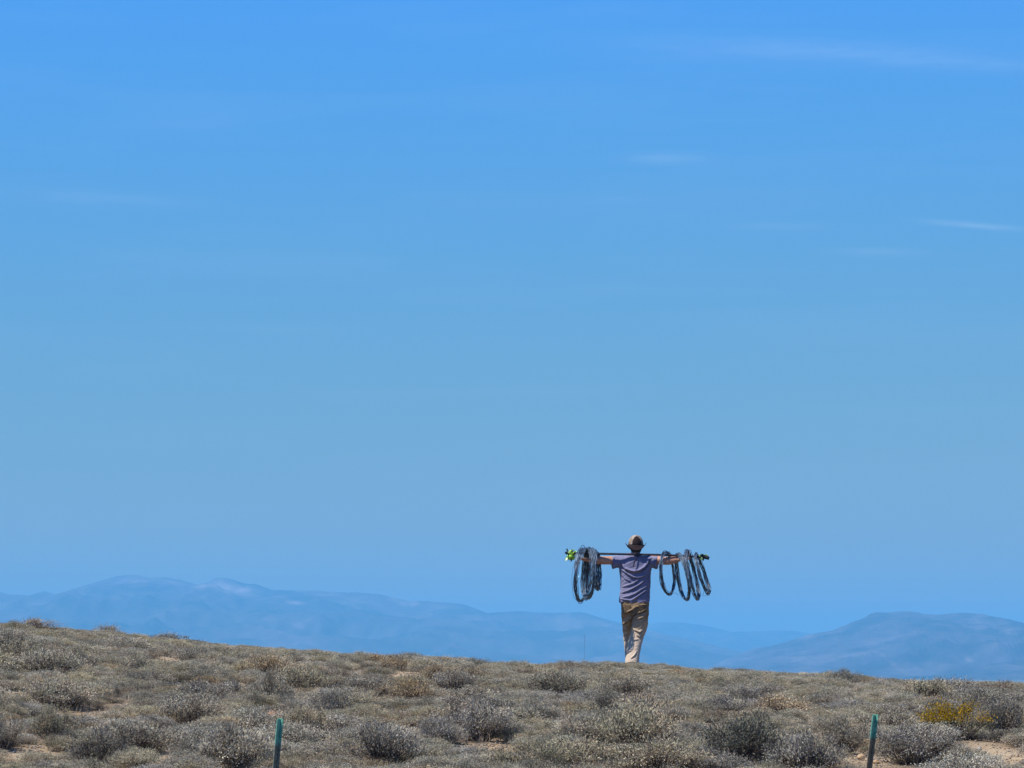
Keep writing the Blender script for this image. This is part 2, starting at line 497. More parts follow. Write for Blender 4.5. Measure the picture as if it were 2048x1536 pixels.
#PLANTS
# ------------------------------------------------------------------ plant meshes
def foliage_mat(name, rough=0.85, translucent=0.06, vary=0.24):
    m = bpy.data.materials.new(name); m.use_nodes = True
    t = m.node_tree; N = t.nodes.new; L = t.links.new
    t.nodes.clear()
    a = N("ShaderNodeAttribute"); a.attribute_name = 'tint'
    oi = N("ShaderNodeObjectInfo")
    hs = N("ShaderNodeHueSaturation")
    mr = N("ShaderNodeMapRange"); L(oi.outputs['Random'], mr.inputs[0])
    mr.inputs['To Min'].default_value = 1 - vary; mr.inputs['To Max'].default_value = 1 + vary
    L(mr.outputs[0], hs.inputs['Value'])
    m2 = N("ShaderNodeMath"); m2.operation = 'MULTIPLY'; L(oi.outputs['Random'], m2.inputs[0]); m2.inputs[1].default_value = 7.31
    m3 = N("ShaderNodeMath"); m3.operation = 'FRACT'; L(m2.outputs[0], m3.inputs[0])
    mr2 = N("ShaderNodeMapRange"); L(m3.outputs[0], mr2.inputs[0]); mr2.inputs['To Min'].default_value = 0.8; mr2.inputs['To Max'].default_value = 1.15
    L(mr2.outputs[0], hs.inputs['Saturation'])
    L(a.outputs['Color'], hs.inputs['Color'])
    d = N("ShaderNodeBsdfDiffuse"); d.inputs['Roughness'].default_value = rough; L(hs.outputs[0], d.inputs[0])
    tr = N("ShaderNodeBsdfTranslucent"); L(hs.outputs[0], tr.inputs[0])
    mx = N("ShaderNodeMixShader"); mx.inputs[0].default_value = translucent
    L(d.outputs[0], mx.inputs[1]); L(tr.outputs[0], mx.inputs[2])
    o = N("ShaderNodeOutputMaterial"); L(mx.outputs[0], o.inputs[0])
    return m


M_LEAF = foliage_mat("sage_leaf")
M_TWIG = foliage_mat("woody_stem", translucent=0.0)
M_STRAW = foliage_mat("dry_straw", translucent=0.2)


def unit(v):
    return v / np.maximum(np.linalg.norm(v, axis=-1, keepdims=True), 1e-9)


def leaf_quads(c, a, l, wd, r):
    """Diamond leaves: base c (n,3), direction a, length l, width wd."""
    b = unit(np.cross(a, unit(np.array([0, 0, 1.0]) + r.normal(size=a.shape) * 0.55)))
    l = l[:, None]; wd = wd[:, None]
    P = np.stack([c, c + a * l * 0.55 + b * wd * 0.5, c + a * l, c + a * l * 0.55 - b * wd * 0.5], 1)
    n = len(c)
    return P.reshape(-1, 3), np.arange(n * 4).reshape(n, 4)


def tubes(paths, radii, sides=4):
    """Thin tapered tubes. paths: list of (k,3); radii: list of (k,)."""
    V, F, off = [], [], 0
    for P, R in zip(paths, radii):
        k = len(P)
        T = unit(np.gradient(P, axis=0))
        ref = np.array([0.31, 0.87, 0.11]) if abs(T[:, 1]).mean() < 0.8 else np.array([0.9, 0.1, 0.3])
        A = unit(np.cross(T, ref)); Bv = np.cross(T, A)
        ang = np.linspace(0, 2 * math.pi, sides, endpoint=False)
        ring = P[:, None, :] + R[:, None, None] * (np.cos(ang)[None, :, None] * A[:, None, :] + np.sin(ang)[None, :, None] * Bv[:, None, :])
        V.append(ring.reshape(-1, 3))
        i = np.arange(k - 1)[:, None] * sides; j = np.arange(sides)[None, :]
        F.append(np.stack([off + i + j, off + i + (j + 1) % sides, off + i + sides + (j + 1) % sides, off + i + sides + j], -1).reshape(-1, 4))
        off += k * sides
    return np.concatenate(V), np.concatenate(F)


def make_bush(name, seed, R=0.35, H=0.32, clumps=38, leaves=9000, ll=(0.014, 0.033), lw=(0.006, 0.012), pal=((.17, .17, .125),), dead=(.36, .27, .18),
              dead_share=0.08, stalks=34, inner=0.32, spread=0.16, flower=None, up=0.45):
    r = np.random.default_rng(seed)
    # clump centres over the upper shell of a lumpy mound
    th = r.uniform(0, 2 * math.pi, clumps); cz = r.uniform(0.30, 1.0, clumps)
    rad = np.sqrt(np.clip(1 - (np.abs(cz - 0.5) / 0.52) ** 2.2, 0.02, 1))
    rad *= np.where(r.random(clumps) < 0.4, r.uniform(0.2, 1, clumps), 1) * r.uniform(0.78, 1.08, clumps)
    C = np.stack([np.cos(th) * rad * R, np.sin(th) * rad * R, (0.12 + 0.88 * cz) * H * r.uniform(0.8, 1.05, clumps)], 1)
    cs = R * spread * r.uniform(0.6, 1.4, clumps)
    pal = np.array(pal)
    ccol = pal[r.integers(0, len(pal), clumps)] * r.uniform(0.68, 1.24, (clumps, 1))
    wts = cs / cs.sum()
    k = r.choice(clumps, leaves, p=wts)
    off = r.normal(size=(leaves, 3)) * cs[k][:, None] * np.array([1, 1, 0.6])
    c = C[k] + off
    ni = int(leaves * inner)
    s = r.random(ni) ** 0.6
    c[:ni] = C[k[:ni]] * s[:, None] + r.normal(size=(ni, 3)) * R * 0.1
    c[:, 2] = np.abs(c[:, 2]) + 0.004
    outward = unit(c * np.array([1, 1, 0.6]) + 1e-6)
    a = unit(outward * 0.6 + np.array([0, 0, up]) + r.normal(size=c.shape) * 0.55)
    l = r.uniform(*ll, leaves); wd = r.uniform(*lw, leaves)
    V, F = leaf_quads(c, a, l, wd, r)
    col = ccol[k] * r.uniform(0.86, 1.14, (leaves, 1))
    col[:ni] = np.array([.085, .062, .048]) * r.uniform(0.5, 1.5, (ni, 1))      # inner leaves in dark dead-wood brown, painting shade into the bush's core
    dd = (r.random(leaves) < dead_share) & (np.arange(leaves) >= ni)
    col[dd] = np.array(dead) * r.uniform(0.6, 1.3, (dd.sum(), 1))
    if flower is not None:
        top = (c[:, 2] > 0.5 * H) & (r.random(leaves) < 0.75)
        col[top] = np.array(flower) * r.uniform(0.6, 1.25, (top.sum(), 1))
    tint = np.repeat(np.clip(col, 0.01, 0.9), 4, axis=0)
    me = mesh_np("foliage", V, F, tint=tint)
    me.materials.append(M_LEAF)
    # stems from the root crown to each clump, fine twigs and dry stalks
    paths, radii, cols = [], [], []
    for q in range(clumps):
        b0 = np.array([r.normal() * 0.03, r.normal() * 0.03, -0.02])
        e = C[q]; mid = b0 * 0.5 + e * 0.5 + np.array([r.normal() * 0.03, r.normal() * 0.03, -0.03])
        tt = np.linspace(0, 1, 5)[:, None]
        paths.append((1 - tt) ** 2 * b0 + 2 * tt * (1 - tt) * mid + tt ** 2 * e)
        radii.append(np.linspace(0.008, 0.003, 5) * r.uniform(0.7, 1.3))
        cols += [np.array([.13, .10, .078]) * r.uniform(0.4, 2.2)] * 20
        for _ in range(3):
            d = unit(np.array([r.normal() * 0.6, r.normal() * 0.6, 0.8]) + outward[q] * 0.3) * cs[q] * r.uniform(1.0, 2.0)
            paths.append(np.stack([e, e + d * 0.5 + r.normal(size=3) * 0.006, e + d])); radii.append(np.array([0.0028, 0.002, 0.001]))
            cols += [np.array([.20, .16, .12]) * r.uniform(0.6, 1.5)] * 12
    for _ in range(stalks):
        q = r.integers(0, clumps); e = C[q] + r.normal(size=3) * cs[q] * 0.7
        d = unit(np.array([r.normal() * 0.25, r.normal() * 0.25, 1.0])) * r.uniform(0.03, 0.075)
        paths.append(np.stack([e, e + d * 0.55 + r.normal(size=3) * 0.004, e + d])); radii.append(np.array([0.0022, 0.002, 0.0012]))
        cols += [np.array([.42, .33, .22]) * r.uniform(0.6, 1.3)] * 12
    V, F = tubes(paths, radii)
    ms = mesh_np("stems", V, F, tint=np.array(cols))
    ms.materials.append(M_TWIG)
    return me, ms, R, H


SAGE = ((0.48, 0.436, 0.287), (0.55, 0.492, 0.344), (0.398, 0.367, 0.242), (0.539, 0.447, 0.299))
GREY = ((0.446, 0.395, 0.281), (0.515, 0.463, 0.349), (0.351, 0.308, 0.22))
TAN = ((0.543, 0.414, 0.238), (0.448, 0.356, 0.205), (0.614, 0.494, 0.313))
DARK = ((0.165, 0.168, 0.105), (0.264, 0.252, 0.163), (0.363, 0.336, 0.231))
PROTO = []
for q in range(5):
    PROTO.append(make_bush("sagebrush", 100 + q, pal=SAGE, clumps=34 + q * 3))
for q in range(3):
    PROTO.append(make_bush("sagebrush", 200 + q, pal=GREY, clumps=30, leaves=8000, inner=0.36, dead_share=0.16, dead=(.28, .22, .17), stalks=14, spread=0.15))
for q in range(2):
    PROTO.append(make_bush("dry_forb", 300 + q, R=0.3, H=0.27, pal=TAN, clumps=26, leaves=4500, stalks=60, lw=(.006, .010), dead_share=0.3, spread=0.2))
PROTO.append(make_bush("dark_sagebrush", 400, pal=DARK, clumps=44, leaves=9000, stalks=8, dead_share=0.05, H=0.36, spread=0.15, inner=0.36))
PROTO.append(make_bush("rabbitbrush", 500, pal=((.17, .15, .05), (.13, .13, .05)), clumps=34, leaves=5200, flower=(.54, .34, .045), stalks=0, dead_share=0.08, H=0.34))
PROTO.append(make_bush("dark_bush", 600, pal=((.09, .085, .065), (.13, .12, .09)), clumps=36, leaves=7500, stalks=4, dead_share=0.05, H=0.36, spread=0.16, inner=0.4))
N_SAGE, N_GREY, N_TAN, I_DARK, I_YEL = range(0, 5), range(5, 8), range(8, 10), 10, 11

STONES = (
        (263, 1297, 9, "white stone high on the left slope below the crest dip"), (724, 1358, 9, "white stone in the tan hollow near the crest"),
        (684, 1470, 10, "leftmost white stone of the scatter right of the left green post"), (702, 1461, 13, "flat pale stone second in the scatter right of the left green post"),
        (722, 1456, 16, "largest pale stone in the scatter right of the left green post"), (745, 1457, 11, "rightmost pale stone in the scatter right of the left green post"),
        (926, 1499, 8, "white stone on the bare soil strip under the long low grey bush"), (1787, 1510, 10, "white stone at the shaded foot of the wide grey domed bush"),
        (1958, 1500, 9, "white stone on the bare slope below the yellow flowering bush"), (31, 1449, 9, "pale stone at the far left edge halfway down the slope"),
        (137, 1516, 10, "pale stone low at the far left beside the bare patch"), (311, 1533, 9, "small white stone at the bottom edge, left part"),
        (358, 1369, 8, "pale stone beside the tan hollow on the left slope"), (104, 1434, 14, "broad pale stone on the bare patch at the left"),
        (1279, 1355, 7, "tiny white stone on the mossy mound below the walker"), (1722, 1520, 22, "largest tan stone beside the foot of the right green post"),
        (1752, 1528, 14, "small tan stone right of the right green post's foot"), (545, 1436, 27, "orange brown stone half buried above the left green post"))
PLACED = []          # (x, y, radius) of every shrub so far


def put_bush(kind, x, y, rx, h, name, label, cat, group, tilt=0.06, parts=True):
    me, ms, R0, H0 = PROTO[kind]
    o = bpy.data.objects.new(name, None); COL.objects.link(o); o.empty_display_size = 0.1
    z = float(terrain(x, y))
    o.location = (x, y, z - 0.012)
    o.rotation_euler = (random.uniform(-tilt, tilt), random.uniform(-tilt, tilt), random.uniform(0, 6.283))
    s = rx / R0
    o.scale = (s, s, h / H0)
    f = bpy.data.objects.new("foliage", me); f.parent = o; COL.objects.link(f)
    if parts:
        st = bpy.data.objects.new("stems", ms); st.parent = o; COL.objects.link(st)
    tag(o, label, cat, group)
    PLACED.append((x, y, rx))
    return o


# shrubs that can be told apart in the photograph: centre px, base py, width px, height px, kind
KEY = [
    (1492, 1530, 190, 98, I_DARK, "largest dark green rounded bush near the bottom edge, right of the walker"),
    (1832, 1528, 178, 72, 5, "wide grey domed bush just right of the right green post"),
    (1912, 1480, 130, 74, I_YEL, "bush covered in yellow flowers at the right"),
    (2000, 1478, 100, 78, 6, "grey bush directly behind and right of the yellow flowering bush"),
    (1690, 1508, 110, 72, 7, "dark grey bush just left of the right green post"),
    (1285, 1500, 170, 88, 1, "wide sagebrush with bare pale stems showing at its foot, below the walker"),
    (1205, 1440, 58, 44, 12, "small dark bush on the slope down left of the walker's feet"),
    (1165, 1492, 110, 62, 2, "sagebrush left of the wide one with bare pale stems"),
    (965, 1482, 150, 66, 5, "long low grey bush above the bare soil strip near the middle"),
    (880, 1492, 85, 62, 6, "small grey bush at the left end of the bare soil strip near the middle"),
    (760, 1530, 160, 78, 5, "broad grey bush at the bottom, between the left post and the soil strip"),
    (660, 1437, 86, 62, 6, "purplish grey bush up right of the left green post"),
    (540, 1412, 82, 70, 7, "grey bush over the orange soil hollow above the left green post"),
    (618, 1482, 110, 62, 3, "sagebrush touching the left green post on its right side"),
    (470, 1540, 150, 92, 7, "large purplish grey bush at the bottom edge left of the left green post"),
    (385, 1452, 130, 62, 7, "dark grey bush between the left green post and the far left soil patch"),
    (200, 1530, 120, 72, 6, "grey bush at the bottom left"),
    (110, 1480, 92, 62, 0, "sagebrush just above the bare patch at the far left bottom"),
    (10, 1500, 90, 70, 7, "dark purplish bush cut by the left edge of the picture near the bottom"),
    (25, 1322, 78, 44, 12, "dark grey bush at the far left below the crest"),
    (1310, 1548, 200, 62, 3, "pale sagebrush at the bottom edge below the walker"),
    (1060, 1552, 150, 62, 0, "sagebrush at the bottom edge left of the pale one below the walker"),
    (1610, 1548, 150, 84, 6, "grey bush at the bottom edge between the dark green bush and the right post"),
    (1500, 1420, 90, 48, 6, "purplish grey bush up the slope from the largest dark green bush"),
    (910, 1392, 100, 46, 5, "low grey bush halfway up the slope near the middle"),
    (770, 1390, 60, 34, 6, "small grey bush below the tan hollow near the crest"),
    (1255, 1400, 130, 42, 5, "long grey bush on the slope just below the mossy mound"),
    (155, 1342, 90, 34, 5, "flat dark grey bush high on the left slope"),
    (270, 1352, 84, 44, 1, "olive sagebrush high on the left slope right of the flat dark grey one"),
    (1360, 1390, 60, 32, 7, "small dark grey bush below the right side of the mossy mound"),
    (400, 1366, 70, 34, 3, "sagebrush right of the tan soil hollow on the left crest"),
    (1830, 1460, 90, 40, 7, "low grey bush left of the yellow flowering bush"),
    (1690, 1378, 70, 36, 1, "sagebrush standing up on the right crest near a reddish soil gap"),
    (70, 1264, 110, 24, 8, "tan dry bush on the crest at the far left"),
    (215, 1272, 70, 28, 8, "tan dry bush topping the left crest"),
    (335, 1286, 100, 28, 6, "dark brush on the left crest before it dips"),
]
for (px, pb, wpx, hpx, kind, lab) in KEY:
    g = ground_at(px, min(pb, 1610)) if pb < 1540 else None
    if g is None:
        # base below the frame: step the ground down the same sight column
        g = ground_at(px, pb)
    sc = g.y / F_PX
    nm = "rabbitbrush" if kind == I_YEL else ("dry_bush" if kind in N_TAN else "sagebrush")
    put_bush(kind, g.x, g.y - 0.1, wpx * sc / 2 * 0.9, hpx * sc * 1.0, nm, lab, "bush", "shrubs on the slope")

# person and mossy mounds stay clear of tall shrubs
PX0 = at(1268, 1336, PERSON_Y)


STONE_AT = [tuple(ground_at(q[0], q[1]))[:2] for q in STONES]


def before_patch(x, y):
    """Downhill of bare soil (and of the pale stones) the cover is low, so the soil shows from below."""
    for (cx, cy, rx, ry) in PATCHES:
        if abs(x - cx) < rx * 0.9 and cy - ry - 0.9 < y < cy: return True
    for (cx, cy) in STONE_AT:
        if abs(x - cx) < 0.12 and cy - 1.6 < y < cy + 0.05: return True
    return False


def blocked(x, y):
    if before_patch(x, y): return True
    px = 1024 + x / y * F_PX
    if 1275 < px < 1420 and y > 58.5:
        return True
    for (mx, my, rx, ry, hh) in MOUNDS[:3]:
        if ((x - mx) / (rx * 1.15)) ** 2 + ((y - my) / (ry * 1.6)) ** 2 < 1:
            return True
    if abs(x - PX0.x) < 0.7 and 56.5 < y < PERSON_Y + 0.5:
        return True
    for (cx, cy, rx, ry) in PATCHES:
        if ((x - cx) / (rx * 1.05)) ** 2 + ((y - cy + 0.35) / (ry + 0.45)) ** 2 < 1:
            return True
    return False


target_n = 298 - len(PLACED)
COMMON = []
n_done, tries = 0, 0
stuff_pts = []
while n_done < target_n and tries < 60000:
    tries += 1
    y = 33.5 + (60.9 - 33.5) * random.random() ** 0.95
    x = random.uniform(-1, 1) * (1060 / F_PX * y)
    rr = random.choice((0.15, 0.17, 0.20, 0.23, 0.26, 0.31)) * (0.8 if y > 55 else 1.0)
    if blocked(x, y):
        continue
    if any((x - a) ** 2 + ((y - b) * 0.9) ** 2 < ((rr + c) * 0.80) ** 2 for a, b, c in PLACED):
        continue
    u = random.random()
    cl = 'sage' if u < 0.56 else ('grey' if u < 0.80 else 'tan')
    kind = random.choice({'sage': N_SAGE, 'grey': N_GREY, 'tan': N_TAN}[cl])
    h = rr * random.uniform(0.5, 0.85)
    if y > 53:
        h = min(h, (0.045 + 0.014 * (61 - y)) * random.uniform(0.8, 1.25))
    o = put_bush(kind, x, y, rr, h, "dry_bush" if cl == 'tan' else "sagebrush", "", "bush", "shrubs on the slope")
    COMMON.append((o, cl, x, y, rr))
    n_done += 1
# say of each which one it is: kind, size, height on the slope, and what it stands near
ACROSS = ((250, "at the far left"), (520, "left of the left post"), (800, "right of the left post"), (1130, "midway from left post to walker"),
          (1420, "below the walker"), (1700, "between walker and right post"), (1850, "around the right post"), (9999, "at the far right"))
UPON = ((38, "lowest"), (42.5, "low"), (48, "halfway up"), (54.5, "high"), (99, "on the crest"))
ORD = ("first", "second", "third", "fourth", "fifth", "sixth", "seventh", "eighth", "ninth", "tenth")
NUM = ("zero", "one", "two", "three", "four", "five", "six", "seven", "eight", "nine", "ten")
fam = {}
for o, cl, x, y, rr in COMMON:
    px = 1024 + x / y * F_PX
    key = ("small" if rr < 0.22 else ("large" if rr > 0.31 else "middling"), {'sage': "grey-green sagebrush", 'grey': "dull grey bush", 'tan': "tan dry bush"}[cl],
           next(v for k, v in UPON if y < k), next(v for k, v in ACROSS if px < k))
    fam.setdefault(key, []).append((px, o))
for (size, what, up_, where), mem in fam.items():
    mem.sort(key=lambda q: q[0])
    for i, (px, o) in enumerate(mem):
        n = len(mem)
        tail = "" if n == 1 else (", %s of two" % ("left", "right")[i] if n == 2 else ", %s from left" % (ORD + ('eleventh', 'twelfth', 'thirteenth', 'fourteenth', 'fifteenth', 'sixteenth'))[min(i, 15)])
        o['label'] = "%s %s %s %s%s" % (size, what, up_, where, tail)
print("individual shrubs", len(PLACED), "tries", tries)


# ------------------------------------------------------------------ scattered scrub (instanced by geometry nodes)
def scatter(name, pts, rots, scls, ids, metas, label, seed=0):
    """Point mesh with per-point rotation, scale and source index; each point becomes one low plant."""
    me = bpy.data.meshes.new(name)
    me.vertices.add(len(pts)); me.vertices.foreach_set('co', np.asarray(pts, dtype=np.float32).ravel())
    a = me.attributes.new('rot', 'FLOAT_VECTOR', 'POINT'); a.data.foreach_set('vector', np.asarray(rots, dtype=np.float32).ravel())
    a = me.attributes.new('scl', 'FLOAT_VECTOR', 'POINT'); a.data.foreach_set('vector', np.asarray(scls, dtype=np.float32).ravel())
    a = me.attributes.new('src', 'INT', 'POINT'); a.data.foreach_set('value', np.asarray(ids, dtype=np.int32))
    o = link(name, me)
    tree = bpy.data.node_groups.new(name, 'GeometryNodeTree')
    tree.interface.new_socket("Geometry", in_out='INPUT', socket_type='NodeSocketGeometry')
    tree.interface.new_socket("Geometry", in_out='OUTPUT', socket_type='NodeSocketGeometry')
    N = tree.nodes.new; L = tree.links.new
    gi, go = N('NodeGroupInput'), N('NodeGroupOutput')
    join = N('GeometryNodeGeometryToInstance')
    for src in reversed(metas):
        oi = N('GeometryNodeObjectInfo'); oi.inputs['Object'].default_value = src
        oi.transform_space = 'ORIGINAL'
        L(oi.outputs['Geometry'], join.inputs[0])
    iop = N('GeometryNodeInstanceOnPoints')
    L(gi.outputs[0], iop.inputs['Points']); L(join.outputs[0], iop.inputs['Instance'])
    iop.inputs['Pick Instance'].default_value = True

    def named(nm, ty):
        n = N('GeometryNodeInputNamedAttribute'); n.data_type = ty; n.inputs['Name'].default_value = nm
        return n.outputs[0]
    L(named('src', 'INT'), iop.inputs['Instance Index'])
    eu = N('FunctionNodeEulerToRotation'); L(named('rot', 'FLOAT_VECTOR'), eu.inputs[0])
    L(eu.outputs[0], iop.inputs['Rotation'])
    L(named('scl', 'FLOAT_VECTOR'), iop.inputs['Scale'])
    L(iop.outputs[0], go.inputs[0])
    md = o.modifiers.new("scatter", 'NODES'); md.node_group = tree
    tag(o, label, kind='stuff')
    return o


# one visible shrub of each mesh is the source of the scattered plants
SRC = []
for q in range(10):
    SRC.append(next(o for o in bpy.data.objects if o.name.startswith("foliage") and o.data == PROTO[q][0]))

BIG = np.array([(a, b, c) for a, b, c in PLACED if c > 0.2])


def y_gap(x, y):
    """Just downhill of a big shrub the soil stays bare and shaded."""
    dx = np.abs(x - BIG[:, 0]) / BIG[:, 2]; dy = (BIG[:, 1] - y) / BIG[:, 2]
    return bool(np.any((dx < 0.85) & (dy > 0.2) & (dy < 2.6)))


# (a) low ground scrub filling between the shrubs
pts, rots, scls, ids = [], [], [], []
n = 10500
yy = 31 + (64 - 31) * rng.random(n); xx = (rng.random(n) * 2 - 1) * (1.25 * 1060 / F_PX * yy + 0.5)
pmk = patch_mask(xx, yy); pmf = patch_mask(xx, yy + 0.4)
zz = terrain(xx, yy)
dens = 0.55 + 0.6 * vnoise(xx * 0.7, yy * 0.5, 51, 2)
for i in range(n):
    if (pmk[i] > 0.35 or pmf[i] > 0.35) and random.random() < 0.93: continue
    if random.random() > dens[i] + 0.25: continue
    mossy = any(((xx[i] - mx) / (rx * 1.2)) ** 2 + ((yy[i] - my) / (ry * 1.5)) ** 2 < 1 for (mx, my, rx, ry, hh) in MOUNDS[:3])
    if y_gap(xx[i], yy[i]) and random.random() < 0.94: continue
    if 1275 < 1024 + xx[i] / yy[i] * F_PX < 1420 and yy[i] > 60: continue
    low = before_patch(xx[i], yy[i])
    if low and random.random() < 0.5: continue
    s = random.uniform(0.22, 0.58) if not mossy else random.uniform(0.3, 0.5)
    hz_ = s * random.uniform(0.5, 0.9) if not mossy else 0.16
    if yy[i] > 56: hz_ = min(hz_, 0.25)
    if low: s *= 0.6; hz_ = min(hz_ * 0.5, 0.16)
    if abs(xx[i] - PX0.x) < 0.3 and abs(yy[i] - PERSON_Y) < 0.3: continue
    u = random.random()
    k = random.randint(0, 4) if u < 0.6 or mossy else (random.randint(5, 7) if u < 0.74 else random.randint(8, 9))
    pts.append((xx[i], yy[i], zz[i] - 0.005)); rots.append((random.uniform(-.1, .1), random.uniform(-.1, .1), random.uniform(0, 6.28)))
    scls.append((s, s, hz_)); ids.append(k)
# dense mat over the mossy mounds
for (mx, my, rx, ry, hh) in MOUNDS[:3]:
    for _ in range(220):
        a, q = random.uniform(0, 6.283), math.sqrt(random.random()) * 1.25
        x, y = mx + math.cos(a) * q * rx, my + math.sin(a) * q * ry * 1.3
        if abs(x - PX0.x) < 0.25 and -0.25 < y - PERSON_Y < 0.5: continue
        if float(patch_mask(np.array([x]), np.array([y]))[0]) > 0.3: continue
        s = random.uniform(0.2, 0.36)
        pts.append((x, y, float(terrain(x, y)) - 0.004)); rots.append((0, 0, random.uniform(0, 6.28))); scls.append((s, s, 0.11)); ids.append(random.randint(0, 4))
for _ in range(60):       # a low fringe in front of the walker's boots
    x = PX0.x + random.uniform(-0.5, 0.6); y = PERSON_Y - random.uniform(0.28, 0.75)
    pts.append((x, y, float(terrain(x, y)) - 0.004)); rots.append((0, 0, random.uniform(0, 6.28)))
    scls.append((0.3, 0.3, random.uniform(0.26, 0.36))); ids.append(random.randint(0, 4))
scatter("undergrowth", pts, rots, scls, ids, SRC, "low scrub filling the ground between the shrubs")

# (b) the shrubs beyond the ones built singly: outside the frame, in front of it and behind the crest
pts, rots, scls, ids = [], [], [], []
for _ in range(2600):
    y = random.uniform(14, 78); x = random.uniform(-17, 17)
    inside = abs(x) < 1070 / F_PX * y and 33 < y < 61
    if inside: continue
    if abs(x) < 1070 / F_PX * y and y < 33 and y > 28 and random.random() < 0.5: continue
    if y > 61 and random.random() < 0.4: continue
    if abs(x - PX0.x) < 0.6 and abs(y - PERSON_Y) < 1.0: continue
    s = random.uniform(0.45, 1.1)
    h = s * random.uniform(0.6, 0.95)
    if 57 < y < 66: h = min(h, 0.38)
    if any((x - a) ** 2 + (y - b) ** 2 < (s * 0.3) ** 2 for a, b, c in pts[-400:]): continue
    pts.append((x, y, float(terrain(x, y)) - 0.01)); rots.append((0, 0, random.uniform(0, 6.28))); scls.append((s, s, h))
    ids.append(random.choice((0, 1, 2, 3, 4, 5, 6, 7, 8, 9)))
scatter("scrub", pts, rots, scls, ids, SRC, "scrub going on beyond the singly built shrubs")

# (c) dry grass: tufts of thin blades
nt_ = 14000
ty = 30 + (65 - 30) * rng.random(nt_); tx = (rng.random(nt_) * 2 - 1) * (1.3 * 1060 / F_PX * ty)
keep = (rng.random(nt_) < np.clip(0.6 + 0.8 * vnoise(tx * 0.9, ty * 0.9, 61, 2), 0.1, 1)) & (patch_mask(tx, ty) < 0.75)
keep &= ~(np.array([y_gap(a, b) for a, b in zip(tx, ty)]) & (rng.random(nt_) < 0.6))
for (mx, my, rx, ry, hh) in MOUNDS[:3]:
    keep &= ~((((tx - mx) / rx) ** 2 + ((ty - my) / (ry * 1.4)) ** 2 < 1) & (rng.random(nt_) < 0.85))
tx, ty = tx[keep], ty[keep]
nb_ = 16
bx = np.repeat(tx, nb_) + rng.normal(size=len(tx) * nb_) * 0.03
by = np.repeat(ty, nb_) + rng.normal(size=len(tx) * nb_) * 0.03
th_ = np.repeat(rng.uniform(0.06, 0.17, len(tx)), nb_) * rng.uniform(0.5, 1.1, len(bx))
th_ = np.where(by > 56, th_ * 0.6, th_)
th_ = np.where(np.repeat(np.array([before_patch(a, b) for a, b in zip(tx, ty)]), nb_), th_ * 0.4, th_)
a = unit(np.stack([rng.normal(size=len(bx)) * 0.38, rng.normal(size=len(bx)) * 0.38, np.ones(len(bx))], 1))
base = np.stack([bx, by, terrain(bx, by) - 0.005], 1)
V, F = leaf_quads(base, a, th_, rng.uniform(0.0028, 0.006, len(bx)), rng)
gc = np.array([.54, .43, .27]) * np.repeat(rng.uniform(0.55, 1.25, len(tx)), nb_)[:, None] * rng.uniform(0.75, 1.25, (len(bx), 1))
gg = np.repeat(rng.random(len(tx)) < 0.3, nb_)
gc[gg] = gc[gg] * np.array([0.75, 0.9, 0.8])
gme = mesh_np("dry_grass", V, F, tint=np.repeat(gc, 4, axis=0))
tag(link("dry_grass", gme, M_STRAW), "dry straw coloured grass between the shrubs", kind='stuff')

# (d) pebbles on the bare soil
np_ = 9000
gx, gy = [], []
for (cx, cy, rx, ry) in PATCHES:
    k = int(260)
    gx.append(cx + rng.normal(size=k) * rx * 0.55); gy.append(cy + rng.normal(size=k) * ry * 0.6)
gx.append((rng.random(2500) * 2 - 1) * 7); gy.append(34 + 27 * rng.random(2500))
gx = np.concatenate(gx); gy = np.concatenate(gy)
kp = len(gx)
sz = rng.uniform(0.005, 0.017, kp) ** 1.0
octv = np.array([[1, 0, 0], [0, 1, 0], [-1, 0, 0], [0, -1, 0], [0, 0, .7], [0, 0, -.5]])
octf = np.array([[0, 1, 4], [1, 2, 4], [2, 3, 4], [3, 0, 4], [1, 0, 5], [2, 1, 5], [3, 2, 5], [0, 3, 5]])
ang = rng.uniform(0, 6.28, kp)
Rm = np.stack([np.stack([np.cos(ang), -np.sin(ang), ang * 0], 1), np.stack([np.sin(ang), np.cos(ang), ang * 0], 1), np.stack([ang * 0, ang * 0, ang * 0 + 1], 1)], 1)
ov = (octv[None] * rng.uniform(0.6, 1.3, (kp, 6, 3))) * sz[:, None, None]
ov = np.einsum('nij,nkj->nki', Rm, ov) + np.stack([gx, gy, terrain(gx, gy) + sz * 0.2], 1)[:, None, :]
Fp = (octf[None] + (np.arange(kp) * 6)[:, None, None]).reshape(-1, 3)
pc = np.where(rng.random(kp)[:, None] < 0.3, np.array([[.42, .36, .28]]), np.array([[.40, .29, .18]])) * rng.uniform(0.6, 1.2, (kp, 1))
tag(link("gravel", mesh_np("gravel", ov.reshape(-1, 3), Fp, tint=np.repeat(pc, 6, axis=0)), M_TWIG), "small stones scattered over the bare soil", kind='stuff')

